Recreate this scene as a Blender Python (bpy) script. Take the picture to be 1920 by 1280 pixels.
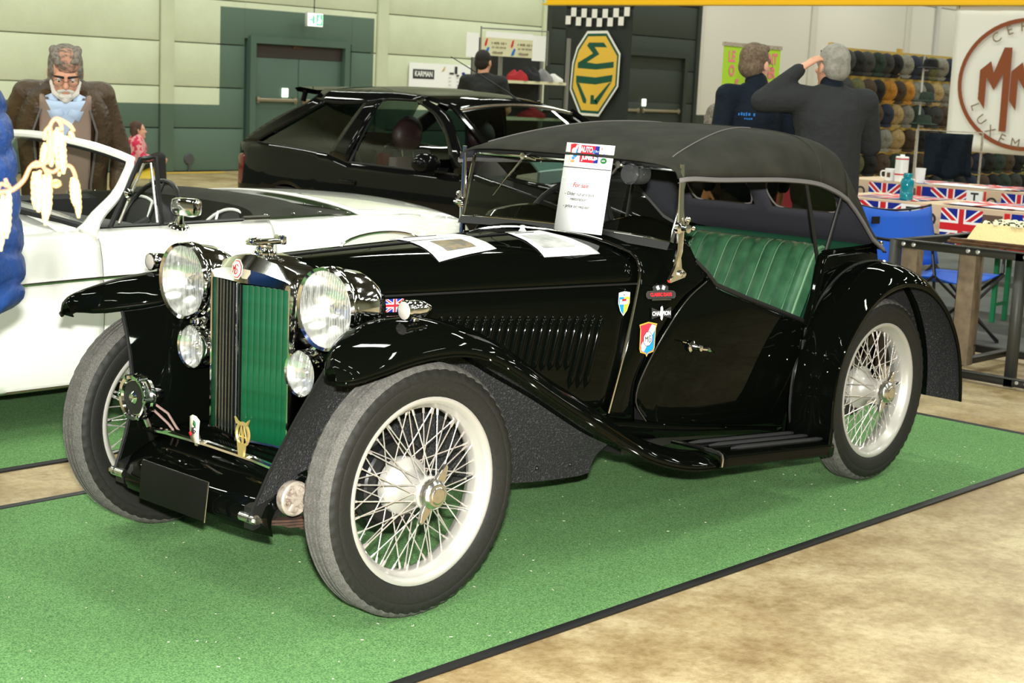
import bpy, bmesh, math, random
from math import sin, cos, pi, radians, sqrt
from mathutils import Vector as V, Matrix
random.seed(7)
for o in list(bpy.data.objects): bpy.data.objects.remove(o)
S = bpy.context.scene
COL = S.collection
# ---------------------------------------------------------------- camera, world, lights, exposure
cd = bpy.data.cameras.new('camera'); cam = bpy.data.objects.new('camera', cd); COL.objects.link(cam)
CX = V((0.680495, -0.731378, 0.044863)); CY = V((0.090550, 0.144691, 0.985325)); CF = V((0.727136, 0.666447, -0.164687))
CAM = V((-2.834860, -3.507577, 1.443242))
cam.matrix_world = Matrix(((CX.x, CY.x, -CF.x, CAM.x), (CX.y, CY.y, -CF.y, CAM.y), (CX.z, CY.z, -CF.z, CAM.z), (0, 0, 0, 1)))
cd.sensor_width = 36; cd.lens = 36*2915.83/1920; cd.clip_end = 200
cd.dof.use_dof = True; cd.dof.focus_distance = 4.6; cd.dof.aperture_fstop = 9.0
S.camera = cam
S.view_settings.view_transform = 'Standard'; S.view_settings.look = 'None'
S.view_settings.gamma = 1; S.view_settings.use_curve_mapping = False
S.view_settings.exposure = 0.13
w = bpy.data.worlds.new('world'); S.world = w; w.use_nodes = True
w.node_tree.nodes['Background'].inputs[0].default_value = (.75, .8, .72, 1)
w.node_tree.nodes['Background'].inputs[1].default_value = .02
# the photographer's flash, a hand above the lens
fl = bpy.data.lights.new('camera_flash', 'AREA'); fl.shape = 'RECTANGLE'; fl.size = .09; fl.size_y = .05
fl.energy = 340; fl.color = (1, .985, .95); fl.spread = radians(150)
flo = bpy.data.objects.new('camera_flash', fl); COL.objects.link(flo)
flo.matrix_world = Matrix.Translation(V((.0, -.02, .175))) @ cam.matrix_world
# hall lighting: rows of ceiling luminaires (the housings are built with the ceiling)
LAMPS = [(x, y) for x in (-9, -3, 3, 9, 15, 21, 27, 33) for y in (-9, -3.5, 2, 7.5, 12.5)]
HZ = 7.2
ld = bpy.data.lights.new('luminaire_light', 'AREA'); ld.shape = 'RECTANGLE'; ld.size = .30; ld.size_y = 2.4
ld.energy = 150; ld.color = (.95, 1, .89)
for x, y in LAMPS:
    lo = bpy.data.objects.new('luminaire_light', ld); COL.objects.link(lo); lo.location = (x, y, HZ-.44)

# ---------------------------------------------------------------- materials
MATS = {}
def N(t, typ, **kw):
    n = t.nodes.new(typ)
    for k, v in kw.items():
        if k in n.inputs.keys(): n.inputs[k].default_value = v
        else: setattr(n, k, v)
    return n
def mat(name, col, rough=.5, metal=0, coat=0, spec=.5, noise=None, bump=None, trans=0, alpha=1, emit=None, ior=1.45, sheen=0):
    """noise=(scale, colour2, lo, hi[, detail]); bump=(scale, strength[, dist])"""
    m = bpy.data.materials.new(name); m.use_nodes = True; t = m.node_tree; b = t.nodes['Principled BSDF']
    b.inputs['Base Color'].default_value = (*col, 1); b.inputs['Roughness'].default_value = rough
    b.inputs['Metallic'].default_value = metal; b.inputs['Coat Weight'].default_value = coat
    b.inputs['Coat Roughness'].default_value = .03
    b.inputs['Specular IOR Level'].default_value = spec; b.inputs['Transmission Weight'].default_value = trans
    b.inputs['Alpha'].default_value = alpha; b.inputs['IOR'].default_value = ior
    b.inputs['Sheen Weight'].default_value = sheen
    if emit: b.inputs['Emission Color'].default_value = (*emit[0], 1); b.inputs['Emission Strength'].default_value = emit[1]
    tc = None
    if noise or bump: tc = N(t, 'ShaderNodeTexCoord')
    if noise:
        nz = N(t, 'ShaderNodeTexNoise', Scale=noise[0], Detail=noise[4] if len(noise) > 4 else 4.0)
        t.links.new(tc.outputs['Object'], nz.inputs['Vector'])
        r = N(t, 'ShaderNodeValToRGB'); r.color_ramp.elements[0].position = noise[2]; r.color_ramp.elements[1].position = noise[3]
        r.color_ramp.elements[0].color = (*col, 1); r.color_ramp.elements[1].color = (*noise[1], 1)
        t.links.new(nz.outputs['Fac'], r.inputs['Fac']); t.links.new(r.outputs['Color'], b.inputs['Base Color'])
    if bump:
        nb = N(t, 'ShaderNodeTexNoise', Scale=bump[0], Detail=3.0); t.links.new(tc.outputs['Object'], nb.inputs['Vector'])
        bp = N(t, 'ShaderNodeBump', Strength=bump[1], Distance=bump[2] if len(bump) > 2 else .01)
        t.links.new(nb.outputs['Fac'], bp.inputs['Height']); t.links.new(bp.outputs['Normal'], b.inputs['Normal'])
    MATS[name] = m
    return m
def s2l(r, g, b):
    f = lambda c: (c/255/12.92) if c <= 10 else ((c/255+.055)/1.055)**2.4
    return (f(r), f(g), f(b))
def hue(name, r, g, b, rough=.6, **k):
    return MATS[name] if name in MATS else mat(name, s2l(r, g, b), rough, **k)
M = MATS
mat('black_paint', (.0016, .0022, .0014), .3, coat=.32, spec=0)
mat('black_satin', (.008, .008, .008), .38)
mat('black_under', (.012, .012, .012), .75, noise=(170, (.1, .1, .1), .52, .85), bump=(220, .8, .01))
mat('chrome', (.86, .86, .84), .07, metal=1)
mat('chrome_worn', (.72, .70, .66), .22, metal=1, noise=(60, (.5, .48, .43), .5, .8))
mat('brass', (.8, .62, .3), .28, metal=1)
mat('silver_paint', (.43, .415, .37), .38, metal=.3, coat=.3)
mat('spoke_steel', (.72, .68, .64), .25, metal=.75)
mat('grille_green', s2l(0, 60, 32), .4, coat=.25, spec=.3, noise=(30, s2l(2, 72, 42), .4, .8))
mat('glass_lamp', (1, 1, 1), .02, trans=1, ior=1.4)
mat('reflector', (.95, .95, .95), .1, metal=1)
mat('leather', s2l(40, 78, 52), .36, noise=(14, s2l(62, 104, 72), .35, .75), bump=(160, .25, .004))
mat('leather_piping', s2l(92, 132, 96), .4)
mat('green_trim', s2l(8, 58, 36), .6)
mat('canvas', s2l(40, 40, 34), .9, spec=.15, noise=(9, s2l(52, 51, 45), .35, .75), bump=(420, .35, .004))
mat('canvas_in', s2l(48, 48, 54), .9)
mat('canvas_edge', s2l(98, 94, 92), .85)
mat('paper', (.88, .88, .87), .55)
mat('ink', (.02, .02, .02), .6)
mat('red_ink', s2l(205, 30, 38), .5)
mat('white_print', (.87, .87, .87), .5)
mat('rubber_trim', (.01, .01, .01), .5)
mat('tread', (.03, .03, .03), .22); mat('dark_metal', (.16, .16, .155), .22, metal=.9)
mat('wood_dark', s2l(60, 40, 26), .35, noise=(18, s2l(96, 66, 40), .3, .7))
def tyre_mat():
    m = mat('tyre', s2l(29, 29, 26), .6, spec=.3, noise=(120, s2l(38, 37, 33), .35, .8, 6.0)); mat('tyre_tread', s2l(74, 73, 69), .9, spec=.2, noise=(260, s2l(106, 104, 98), .35, .75, 8.0)); return m
tyre_mat()
def glass(name, tint, refl_rough=0.0, body=.12, alpha_col=None):
    """thin window pane: see-through with a fresnel mirror on top"""
    m = bpy.data.materials.new(name); m.use_nodes = True; t = m.node_tree; t.nodes.clear()
    out = N(t, 'ShaderNodeOutputMaterial'); tr = N(t, 'ShaderNodeBsdfTransparent'); tr.inputs[0].default_value = (*tint, 1)
    gl = N(t, 'ShaderNodeBsdfGlossy'); gl.inputs['Roughness'].default_value = refl_rough
    fr = N(t, 'ShaderNodeFresnel'); ge = N(t, 'ShaderNodeNewGeometry'); mr = N(t, 'ShaderNodeMapRange')
    mr.inputs['To Min'].default_value = 1.5; mr.inputs['To Max'].default_value = 1/1.5
    t.links.new(ge.outputs['Backfacing'], mr.inputs['Value']); t.links.new(mr.outputs['Result'], fr.inputs['IOR'])
    mx = N(t, 'ShaderNodeMixShader')
    ad = N(t, 'ShaderNodeMath'); ad.operation = 'ADD'; ad.inputs[1].default_value = body; ad.use_clamp = True
    t.links.new(fr.outputs[0], ad.inputs[0]); t.links.new(ad.outputs[0], mx.inputs[0])
    t.links.new(tr.outputs[0], mx.inputs[1]); t.links.new(gl.outputs[0], mx.inputs[2]); t.links.new(mx.outputs[0], out.inputs[0])
    MATS[name] = m
glass('pane_clear', (.93, .96, .94), body=.01)
glass('pane_tint', (.30, .42, .38), body=.02)
glass('pane_dark', (.12, .17, .15), body=.02)
glass('pane_yellowed', (.42, .36, .24), .12, body=.1)

# ---------------------------------------------------------------- mesh helpers
class B:
    """collects geometry for ONE mesh object"""
    def __init__(s): s.v = []; s.f = []; s.mi = []; s.m = 0
    def add(s, vs, fs):
        n = len(s.v); s.v += [tuple(p) for p in vs]; s.f += [tuple(i+n for i in f) for f in fs]; s.mi += [s.m]*len(fs); return s
    def box(s, c, d, R=None, ch=0):
        x, y, z = d[0]/2, d[1]/2, d[2]/2
        if ch:
            b = bmesh.new(); bmesh.ops.create_cube(b, size=1); bmesh.ops.scale(b, vec=d, verts=b.verts)
            bmesh.ops.bevel(b, geom=b.edges[:], offset=ch, segments=2, affect='EDGES', profile=.5)
            b.verts.index_update(); vs = [v.co.copy() for v in b.verts]; fs = [[v.index for v in f.verts] for f in b.faces]; b.free()
        else:
            vs = [V((i*x, j*y, k*z)) for i in (-1, 1) for j in (-1, 1) for k in (-1, 1)]
            fs = [(0, 1, 3, 2), (4, 6, 7, 5), (0, 4, 5, 1), (2, 3, 7, 6), (0, 2, 6, 4), (1, 5, 7, 3)]
        if R is not None: vs = [R @ p for p in vs]
        return s.add([p+V(c) for p in vs], fs)
    def grid(s, R, cu=False, cv=False, cap=False):
        """R: list of rings (same length). cu closes around each ring, cv closes the ring sequence"""
        n, m = len(R), len(R[0]); vs = [p for r in R for p in r]; fs = []
        for i in range(n if cv else n-1):
            for j in range(m if cu else m-1):
                a, b = i*m+j, i*m+(j+1) % m; c, d = ((i+1) % n)*m+(j+1) % m, ((i+1) % n)*m+j
                fs.append((a, b, c, d))
        if cap: fs += [tuple(range(m))[::-1], tuple((n-1)*m+j for j in range(m))]
        return s.add(vs, fs)
    def tube(s, P, r, n=8, closed=False, cap=True, rx=None):
        P = [V(p) for p in P]; k = len(P); rs = r if isinstance(r, (list, tuple)) else [r]*k; R = []
        T0 = (P[1]-P[0]).normalized(); u = T0.orthogonal().normalized()
        if abs(T0.z) < .95: u = (V((0, 0, 1))-T0*T0.z).normalized()
        for i in range(k):
            if closed: T = (P[(i+1) % k]-P[i-1]).normalized()
            else: T = (P[min(i+1, k-1)]-P[max(i-1, 0)]).normalized()
            u = (u-T*u.dot(T)); u = u.normalized() if u.length > 1e-6 else T.orthogonal().normalized()
            w_ = T.cross(u)
            R.append([P[i]+(u*cos(a)*(rx or 1)+w_*sin(a))*rs[i] for a in [2*pi*j/n for j in range(n)]])
        return s.grid(R, cu=True, cv=closed, cap=cap and not closed)
    def lathe(s, prof, c=(0, 0, 0), ax=(0, 0, 1), n=32, a0=0, a1=2*pi, cap=False):
        """prof: list of (r, h) along axis ax from c"""
        ax = V(ax).normalized(); u = ax.orthogonal().normalized()
        if abs(ax.z) < .95: u = (V((0, 0, 1))-ax*ax.z).normalized()
        w_ = ax.cross(u); c = V(c); full = abs(a1-a0-2*pi) < 1e-6; k = n if full else n+1
        R = [[c+ax*h+(u*cos(a)+w_*sin(a))*r for r, h in prof] for a in [a0+(a1-a0)*j/n for j in range(k)]]
        return s.grid(R, cv=full, cu=cap)
    def prism(s, poly, d, fr=None):
        """poly 2D extruded by d along frame normal; fr=(origin,u,v)"""
        if fr is None: fr = (V((0, 0, 0)), V((1, 0, 0)), V((0, 1, 0)))
        o, u, v = [V(q) for q in fr]; n = u.cross(v); k = len(poly)
        vs = [o+u*a+v*b for a, b in poly]+[o+u*a+v*b+n*d for a, b in poly]
        fs = [tuple(range(k))[::-1], tuple(range(k, 2*k))]+[(i, (i+1) % k, k+(i+1) % k, k+i) for i in range(k)]
        return s.add(vs, fs)
    def ball(s, c, r, n=12, m=8, R=None):
        r = V(r) if isinstance(r, (tuple, list, V)) else V((r, r, r)); vs = []; c = V(c)
        Rg = []
        for i in range(m+1):
            t = pi*i/m
            ring = [V((sin(t)*cos(2*pi*j/n)*r.x, sin(t)*sin(2*pi*j/n)*r.y, cos(t)*r.z)) for j in range(n)]
            if R is not None: ring = [R @ p for p in ring]
            Rg.append([c+p for p in ring])
        return s.grid(Rg, cu=True)
    def text(s, txt, size, fr, d=0, align='CENTER', bold=0, shear=0, sx=1):
        cu = bpy.data.curves.new('t', 'FONT'); cu.body = txt; cu.size = size; cu.align_x = align; cu.align_y = 'CENTER'
        cu.offset = bold; cu.shear = shear; cu.resolution_u = 3; cu.fill_mode = 'FRONT'
        ob = bpy.data.objects.new('t', cu); COL.objects.link(ob)
        me = bpy.data.meshes.new_from_object(ob); bpy.data.objects.remove(ob); bpy.data.curves.remove(cu)
        o, u, v = [V(q) for q in fr]; n = u.cross(v)
        s.add([o+u*p.co.x*sx+v*p.co.y+n*d for p in me.vertices], [tuple(f.vertices) for f in me.polygons])
        bpy.data.meshes.remove(me); return s
    def mesh(s, name, mats, sharp=35, weld=0):
        me = bpy.data.meshes.new(name); me.from_pydata(s.v, [], s.f)
        for m in (mats if isinstance(mats, (list, tuple)) else [mats]): me.materials.append(MATS[m])
        me.polygons.foreach_set('material_index', s.mi)
        b = bmesh.new(); b.from_mesh(me)
        if weld: bmesh.ops.remove_doubles(b, verts=b.verts, dist=weld)
        bmesh.ops.dissolve_degenerate(b, dist=1e-7, edges=b.edges)
        bmesh.ops.recalc_face_normals(b, faces=b.faces); b.to_mesh(me); b.free()
        me.polygons.foreach_set('use_smooth', [True]*len(me.polygons))
        if sharp < 180: me.set_sharp_from_angle(angle=radians(sharp))
        return me
    def o(s, name, mats, parent=None, sharp=35, sub=0, solid=0, off=-1, weld=0, bevel=0, loc=None, **pr):
        ob = bpy.data.objects.new(name, s.mesh(name, mats, sharp if not sub else 180, weld)); COL.objects.link(ob)
        if parent is not None: ob.parent = parent
        if loc is not None: ob.location = loc
        if solid: q = ob.modifiers.new('thickness', 'SOLIDIFY'); q.thickness = solid; q.offset = off
        if bevel: q = ob.modifiers.new('edge', 'BEVEL'); q.width = bevel; q.segments = 2; q.limit_method = 'ANGLE'
        if sub: q = ob.modifiers.new('smooth', 'SUBSURF'); q.levels = sub; q.render_levels = sub
        for k, v in pr.items(): ob[k] = v
        return ob
def tag(o, label, cat, group=None):
    o['label'] = label; o['category'] = cat
    if group: o['group'] = group
    return o
def thing(name, label, cat, loc=(0, 0, 0), rz=0, group=None):
    o = bpy.data.objects.new(name, None); COL.objects.link(o); o.empty_display_size = .1
    o.location = loc; o.rotation_euler = (0, 0, rz); return tag(o, label, cat, group)
def clone(src, parent=None, loc=None, rot=None, name=None):
    c = src.copy(); COL.objects.link(c); c.parent = parent
    if loc is not None: c.location = loc
    if rot is not None: c.rotation_euler = rot
    return c
def clone_tree(src, parent=None, **k):
    c = clone(src, parent, **k)
    for ch in list(src.children): clone_tree(ch, c)
    return c
def struct(o, **k):
    o['kind'] = 'structure'; return o
def cr(P, n):
    """Catmull-Rom resample of control points to n points, chord-length spaced"""
    P = [V(p) for p in P]; d = [0]
    for a, b in zip(P, P[1:]): d.append(d[-1]+max((b-a).length, 1e-9))
    out = []
    for i in range(n):
        t = d[-1]*i/(n-1); k = 0
        while k < len(P)-2 and t > d[k+1]: k += 1
        h = d[k+1]-d[k]; u = (t-d[k])/h
        m0 = (P[k+1]-P[k-1])/(d[k+1]-d[k-1])*h if k > 0 else P[k+1]-P[k]
        m1 = (P[k+2]-P[k])/(d[k+2]-d[k])*h if k < len(P)-2 else P[k+1]-P[k]
        out.append(P[k]*(2*u**3-3*u*u+1)+m0*(u**3-2*u*u+u)+P[k+1]*(-2*u**3+3*u*u)+m1*(u**3-u*u))
    return out
def itp(tab, x):
    if x <= tab[0][0]: return tab[0][1]
    for (a, p), (b, q) in zip(tab, tab[1:]):
        if x <= b: return p+(q-p)*(x-a)/(b-a)
    return tab[-1][1]
def smooth_itp(tab, x):
    """smooth monotone-ish interpolation"""
    n = len(tab)
    if x <= tab[0][0]: return tab[0][1]
    if x >= tab[-1][0]: return tab[-1][1]
    for k in range(n-1):
        if x <= tab[k+1][0]: break
    (a, p), (b, q) = tab[k], tab[k+1]; h = b-a; u = (x-a)/h
    m0 = (q-tab[k-1][1])/(b-tab[k-1][0])*h if k > 0 else q-p
    m1 = (tab[k+2][1]-p)/(tab[k+2][0]-a)*h if k < n-2 else q-p
    return p*(2*u**3-3*u*u+1)+m0*(u**3-2*u*u+u)+q*(-2*u**3+3*u*u)+m1*(u**3-u*u)
def coons(bot, left, top, right, n, m):
    """2D Coons patch; bot/top run left->right, left/right run bottom->top. returns rows[m][n]"""
    bo, le, to, ri = cr([(*p, 0) for p in bot], n), cr([(*p, 0) for p in left], m), cr([(*p, 0) for p in top], n), cr([(*p, 0) for p in right], m)
    G = []
    for j in range(m):
        v = j/(m-1); row = []
        for i in range(n):
            u = i/(n-1)
            p = bo[i]*(1-v)+to[i]*v+le[j]*(1-u)+ri[j]*u-(bo[0]*(1-u)*(1-v)+bo[-1]*u*(1-v)+to[0]*(1-u)*v+to[-1]*u*v)
            row.append((p.x, p.y))
        G.append(row)
    return G
def mirY(pts): return [(p[0], -p[1], p[2]) for p in pts]
class Dec:
    """flat print: layered polygons in a local 2D frame, one mesh with several inks"""
    def __init__(s, fr, step=.0004): s.b = B(); s.fr = [V(q) for q in fr]; s.st = step; s.k = 0; s.mats = []
    def _m(s, m):
        if m not in s.mats: s.mats.append(m)
        s.b.m = s.mats.index(m)
    def poly(s, pts, m):
        s._m(m); s.k += 1; o, u, v = s.fr; n = u.cross(v)
        s.b.add([o+u*a+v*b+n*s.st*s.k for a, b in pts], [tuple(range(len(pts)))]); return s
    def rect(s, x0, y0, x1, y1, m): return s.poly([(x0, y0), (x1, y0), (x1, y1), (x0, y1)], m)
    def ell(s, cx, cy, rx, ry, m, n=24, a0=0): return s.poly([(cx+rx*cos(a0+2*pi*i/n), cy+ry*sin(a0+2*pi*i/n)) for i in range(n)], m)
    def ring(s, cx, cy, rx, ry, w, m, n=32, a0=0):
        s._m(m); s.k += 1; o, u, v = s.fr; nn = u.cross(v)*s.st*s.k
        P = []
        for i in range(n):
            a = a0+2*pi*i/n; P += [o+u*(cx+rx*cos(a))+v*(cy+ry*sin(a))+nn, o+u*(cx+(rx-w)*cos(a))+v*(cy+(ry-w)*sin(a))+nn]
        s.b.add(P, [(2*i, 2*((i+1) % n), 2*((i+1) % n)+1, 2*i+1) for i in range(n)]); return s
    def line(s, pts, w, m):
        for (a, b) in zip(pts, pts[1:]):
            d = V((b[0]-a[0], b[1]-a[1])); L = d.length or 1; nx, ny = -d.y/L*w/2, d.x/L*w/2
            s.poly([(a[0]+nx, a[1]+ny), (b[0]+nx, b[1]+ny), (b[0]-nx, b[1]-ny), (a[0]-nx, a[1]-ny)], m); s.k -= 1
        s.k += 1; return s
    def text(s, t, x, y, size, m, rot=0, **k):
        s._m(m); s.k += 1; o, u, v = s.fr; c, q = cos(rot), sin(rot)
        s.b.text(t, size, (o+u*x+v*y, u*c+v*q, v*c-u*q), d=s.st*s.k, **k); return s
    def arc(s, t, cx, cy, r, size, m, a0, da, inside=False):
        for i, ch in enumerate(t):
            a = a0+da*i; s.text(ch, cx+r*cos(a), cy+r*sin(a), size, m, rot=a-pi/2 if not inside else a+pi/2); s.k -= 1
        s.k += 1; return s
    def scrawl(s, x, y, w_, h_, m):
        """writing too small to read: a run of short strokes"""
        n = max(3, int(w_/h_*1.6)); q = random.Random(int(abs(x*7919+y*104729)*1000)+n)
        for i in range(n):
            if q.random() < .14: continue
            a = x-w_/2+w_*i/n; s.rect(a, y-h_*q.uniform(.3, .5), a+w_/n*q.uniform(.45, .85), y+h_*q.uniform(.2, .5), m); s.k -= 1
        s.k += 1; return s
    def o(s, name, parent=None, **k): return s.b.o(name, s.mats, parent, **k)
# ================================================================ THE HALL
def concrete():
    m = mat('concrete_floor', (.3, .25, .17), .42); t = m.node_tree; b = t.nodes['Principled BSDF']
    tc = N(t, 'ShaderNodeTexCoord')
    n1 = N(t, 'ShaderNodeTexNoise', Scale=1.3, Detail=8.0, Roughness=.62); n2 = N(t, 'ShaderNodeTexNoise', Scale=5.5, Detail=9.0, Roughness=.7)
    n3 = N(t, 'ShaderNodeTexNoise', Scale=140, Detail=4.0)
    for q in (n1, n2, n3): t.links.new(tc.outputs['Object'], q.inputs['Vector'])
    r1 = N(t, 'ShaderNodeValToRGB'); e = r1.color_ramp.elements
    e[0].position = .3; e[0].color = (*s2l(152, 128, 84), 1); e[1].position = .68; e[1].color = (*s2l(205, 190, 154), 1)
    r2 = N(t, 'ShaderNodeValToRGB'); e = r2.color_ramp.elements
    e[0].position = .36; e[0].color = (.55, .46, .34, 1); e[1].position = .6; e[1].color = (1, 1, 1, 1)
    t.links.new(n1.outputs['Fac'], r1.inputs['Fac']); t.links.new(n2.outputs['Fac'], r2.inputs['Fac'])
    n4 = N(t, 'ShaderNodeTexNoise', Scale=38, Detail=6.0, Roughness=.8); t.links.new(tc.outputs['Object'], n4.inputs['Vector'])
    r4 = N(t, 'ShaderNodeValToRGB'); e = r4.color_ramp.elements; e[0].position = .34; e[0].color = (.72, .66, .54, 1); e[1].position = .58; e[1].color = (1.0, 1.0, 1.0, 1)
    t.links.new(n4.outputs['Fac'], r4.inputs['Fac'])
    m4 = N(t, 'ShaderNodeMix', data_type='RGBA', blend_type='MULTIPLY'); m4.inputs['Factor'].default_value = 1.0
    mx = N(t, 'ShaderNodeMix', data_type='RGBA', blend_type='MULTIPLY'); mx.inputs['Factor'].default_value = .75
    t.links.new(r1.outputs['Color'], mx.inputs['A']); t.links.new(r2.outputs['Color'], mx.inputs['B']); t.links.new(mx.outputs['Result'], m4.inputs['A']); t.links.new(r4.outputs['Color'], m4.inputs['B']); t.links.new(m4.outputs['Result'], b.inputs['Base Color'])
    bp = N(t, 'ShaderNodeBump', Strength=.12, Distance=.01); t.links.new(n3.outputs['Fac'], bp.inputs['Height']); t.links.new(bp.outputs['Normal'], b.inputs['Normal'])
    rr_ = N(t, 'ShaderNodeMapRange'); rr_.inputs['To Min'].default_value = .3; rr_.inputs['To Max'].default_value = .6
    t.links.new(n2.outputs['Fac'], rr_.inputs['Value']); t.links.new(rr_.outputs['Result'], b.inputs['Roughness'])
concrete()
def wall_paint():
    """cream paint over a grey-green dado; grey-green block around the exit, charcoal bay, pale grey bay further on"""
    m = mat('wall_paint', (.6, .6, .45), .7); t = m.node_tree; b = t.nodes['Principled BSDF']
    tc = N(t, 'ShaderNodeTexCoord'); sp = N(t, 'ShaderNodeSeparateXYZ'); t.links.new(tc.outputs['Object'], sp.inputs[0])
    def cmp(sock, v, op='GREATER_THAN'):
        n = N(t, 'ShaderNodeMath', operation=op); t.links.new(sp.outputs[sock], n.inputs[0]); n.inputs[1].default_value = v; return n
    def mul(a, c):
        n = N(t, 'ShaderNodeMath', operation='MULTIPLY'); t.links.new(a.outputs[0], n.inputs[0]); t.links.new(c.outputs[0], n.inputs[1]); return n
    def mixc(f, a, c):
        n = N(t, 'ShaderNodeMix', data_type='RGBA'); t.links.new(f.outputs[0], n.inputs['Factor'])
        for q, s_ in ((a, 'A'), (c, 'B')):
            if isinstance(q, tuple): n.inputs[s_].default_value = (*q, 1)
            else: t.links.new(q, n.inputs[s_])
        return n.outputs['Result']
    nz = N(t, 'ShaderNodeTexNoise', Scale=.9, Detail=6.0, Roughness=.65); t.links.new(tc.outputs['Object'], nz.inputs['Vector'])
    r = N(t, 'ShaderNodeValToRGB'); e = r.color_ramp.elements
    e[0].position = .3; e[0].color = (*s2l(196, 202, 172), 1); e[1].position = .72; e[1].color = (*s2l(212, 218, 190), 1)
    t.links.new(nz.outputs['Fac'], r.inputs['Fac'])
    green = s2l(84, 106, 92); c = r.outputs['Color']
    c = mixc(mul(mul(cmp(0, 10.67), cmp(0, 13.57, 'LESS_THAN')), cmp(2, 2.3, 'LESS_THAN')), c, green)
    c = mixc(cmp(2, .93, 'LESS_THAN'), c, green)
    far = mixc(cmp(2, .965, 'LESS_THAN'), s2l(200, 196, 186), s2l(48, 56, 50))
    mid = s2l(40, 47, 40)
    c = mixc(cmp(0, 17.52), c, mid); c = mixc(cmp(0, 22.0), c, far)
    t.links.new(c, b.inputs['Base Color'])
    nb = N(t, 'ShaderNodeTexNoise', Scale=14.0, Detail=5.0); t.links.new(tc.outputs['Object'], nb.inputs['Vector'])
    bp = N(t, 'ShaderNodeBump', Strength=.15, Distance=.02); t.links.new(nb.outputs['Fac'], bp.inputs['Height']); t.links.new(bp.outputs['Normal'], b.inputs['Normal'])
wall_paint()
hue('door_green', 74, 96, 84, .5); hue('door_dark', 36, 43, 38, .5); hue('steel_bar', 150, 140, 118, .35, metal=.6)
hue('ceiling_grey', 64, 64, 60, .9); hue('truss_grey', 34, 36, 34, .7); hue('side_wall', 150, 150, 132, .85)
hue('yellow_beam', 236, 188, 8, .45); hue('lamp_housing', 190, 190, 186, .5)
X0, X1, Y0, Y1 = -16, 37, -16, 14.7
struct(B().box(((X0+X1)/2, (Y0+Y1)/2, -.106), (X1-X0+.4, Y1-Y0+.8, .2)).o('floor', 'concrete_floor'))
struct(B().box(((X0+X1)/2, (Y0+Y1)/2, 8.1), (X1-X0+.4, Y1-Y0+.8, .2)).o('ceiling', 'ceiling_grey'))
struct(B().box((X0-.1, (Y0+Y1)/2, 4), (.2, Y1-Y0, 8)).o('wall_left', 'side_wall'))
struct(B().box((X1+.1, (Y0+Y1)/2, 4), (.2, Y1-Y0, 8)).o('wall_right', 'side_wall'))
struct(B().box(((X0+X1)/2, Y0-.1, 4), (X1-X0, .2, 8)).o('wall_front', 'side_wall'))
# back wall: concrete panels between pilasters, joints recessed
wb = struct(B().box(((X0+X1)/2, Y1+.17, 4), (X1-X0, .2, 8)).o('wall_back', 'wall_paint'))
PIL = [-13.9, -9.95, -6.0, -2.07, 1.88, 5.83, 9.78, 13.74, 17.55, 22.0, 26, 30, 34]
ROWS = [0, .6, 1.17, 1.775, 2.385, 2.99, 3.6, 8]
DOORS = [(11.2, 13.02, 1.87)]
for i in range(len(PIL)-1):
    a, b_ = PIL[i]+.12, PIL[i+1]-.12
    if b_ < 4: continue
    for z0, z1 in zip(ROWS, ROWS[1:]):
        segs = [(a, b_)]
        for d0, d1, dz in DOORS:
            if d0 > a and d1 < b_ and z0 < dz: segs = [(a, d0-.1), (d1+.1, b_)]
        if a > 18 and z1 < 8:
            if z0 > 0: continue
            z1 = 3.6
        for s0, s1 in segs:
            if z0 < 1.87 < z1 and len(segs) == 2: pass
            B().box(((s0+s1)/2, Y1+.035, (z0+z1)/2), (s1-s0, .07, z1-z0-.016), ch=.006).o('panel', 'wall_paint', wb)
B().box((12.11, Y1+.035, 2.13), (2.02, .07, .5), ch=.006).o('panel', 'wall_paint', wb)
for x in PIL:
    if x > 4: B().box((x, Y1+.02, 4), (.215, .1, 8), ch=.01).o('pilaster', 'wall_paint', wb)
# exit doors
def exit_door(n, x0, x1, h, leafmat, framemat, y=Y1):
    d = B()
    d.box((x0-.04, y+.0, h/2), (.1, .14, h)); d.box((x1+.04, y, h/2), (.1, .14, h)); d.box(((x0+x1)/2, y, h+.05), (x1-x0+.18, .14, .1))
    fr = struct(d.o('door_%d' % n, framemat))
    xm = (x0+x1)/2
    for a, b_ in ((x0, xm), (xm, x1)):
        lf = B().box(((a+b_)/2, y+.03, (h-.2)/2), (b_-a-.012, .05, h-.2), ch=.004).o('door_leaf', leafmat, fr)
        bb = B().box(((a+b_)/2, y-.035, 1.02), (b_-a-.1, .04, .05), ch=.01)
        bb.box((a+.08, y-.01, 1.02), (.05, .06, .09)).box((b_-.08, y-.01, 1.02), (.05, .06, .09)); bb.o('push_bar', 'steel_bar', lf)
    B().box((xm, y+.03, h-.1), (x1-x0-.012, .05, .19)).o('transom_panel', 'transom', fr)
    return fr
hue('transom', 50, 42, 38, .5)
d1 = exit_door(1, 11.25, 12.95, 1.82, 'door_green', 'door_green')
B().box((12.08, Y1-.003, 1.80), (.2, .012, .05)).o('door_plate', 'wood_dark', d1)
d2 = exit_door(2, 19.0, 21.5, 2.02, 'door_dark', 'door_dark')
mat('sign_glow', (.9, 1, .9), .5, emit=((.86, 1, .8), 1.6)); mat('sign_green', (.1, .7, .25), .5, emit=((.05, .75, .22), 1.0))
for lab, x, z in (('small white square sign on the grey-green exit door', 11.84, 1.13), ('small white square sign on the charcoal door beside the black flag', 20.36, 1.165)):
    tag(B().box((x, Y1-.012, z), (.11, .02, .13), ch=.006).o('door_sign', 'sign_glow'), lab, 'sign')  # white plates, their brightness put in as emission
ex = thing('exit_sign', 'lit green and white running man exit sign above the grey-green door', 'exit sign', (12.16, 14.45, 2.1))
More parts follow.
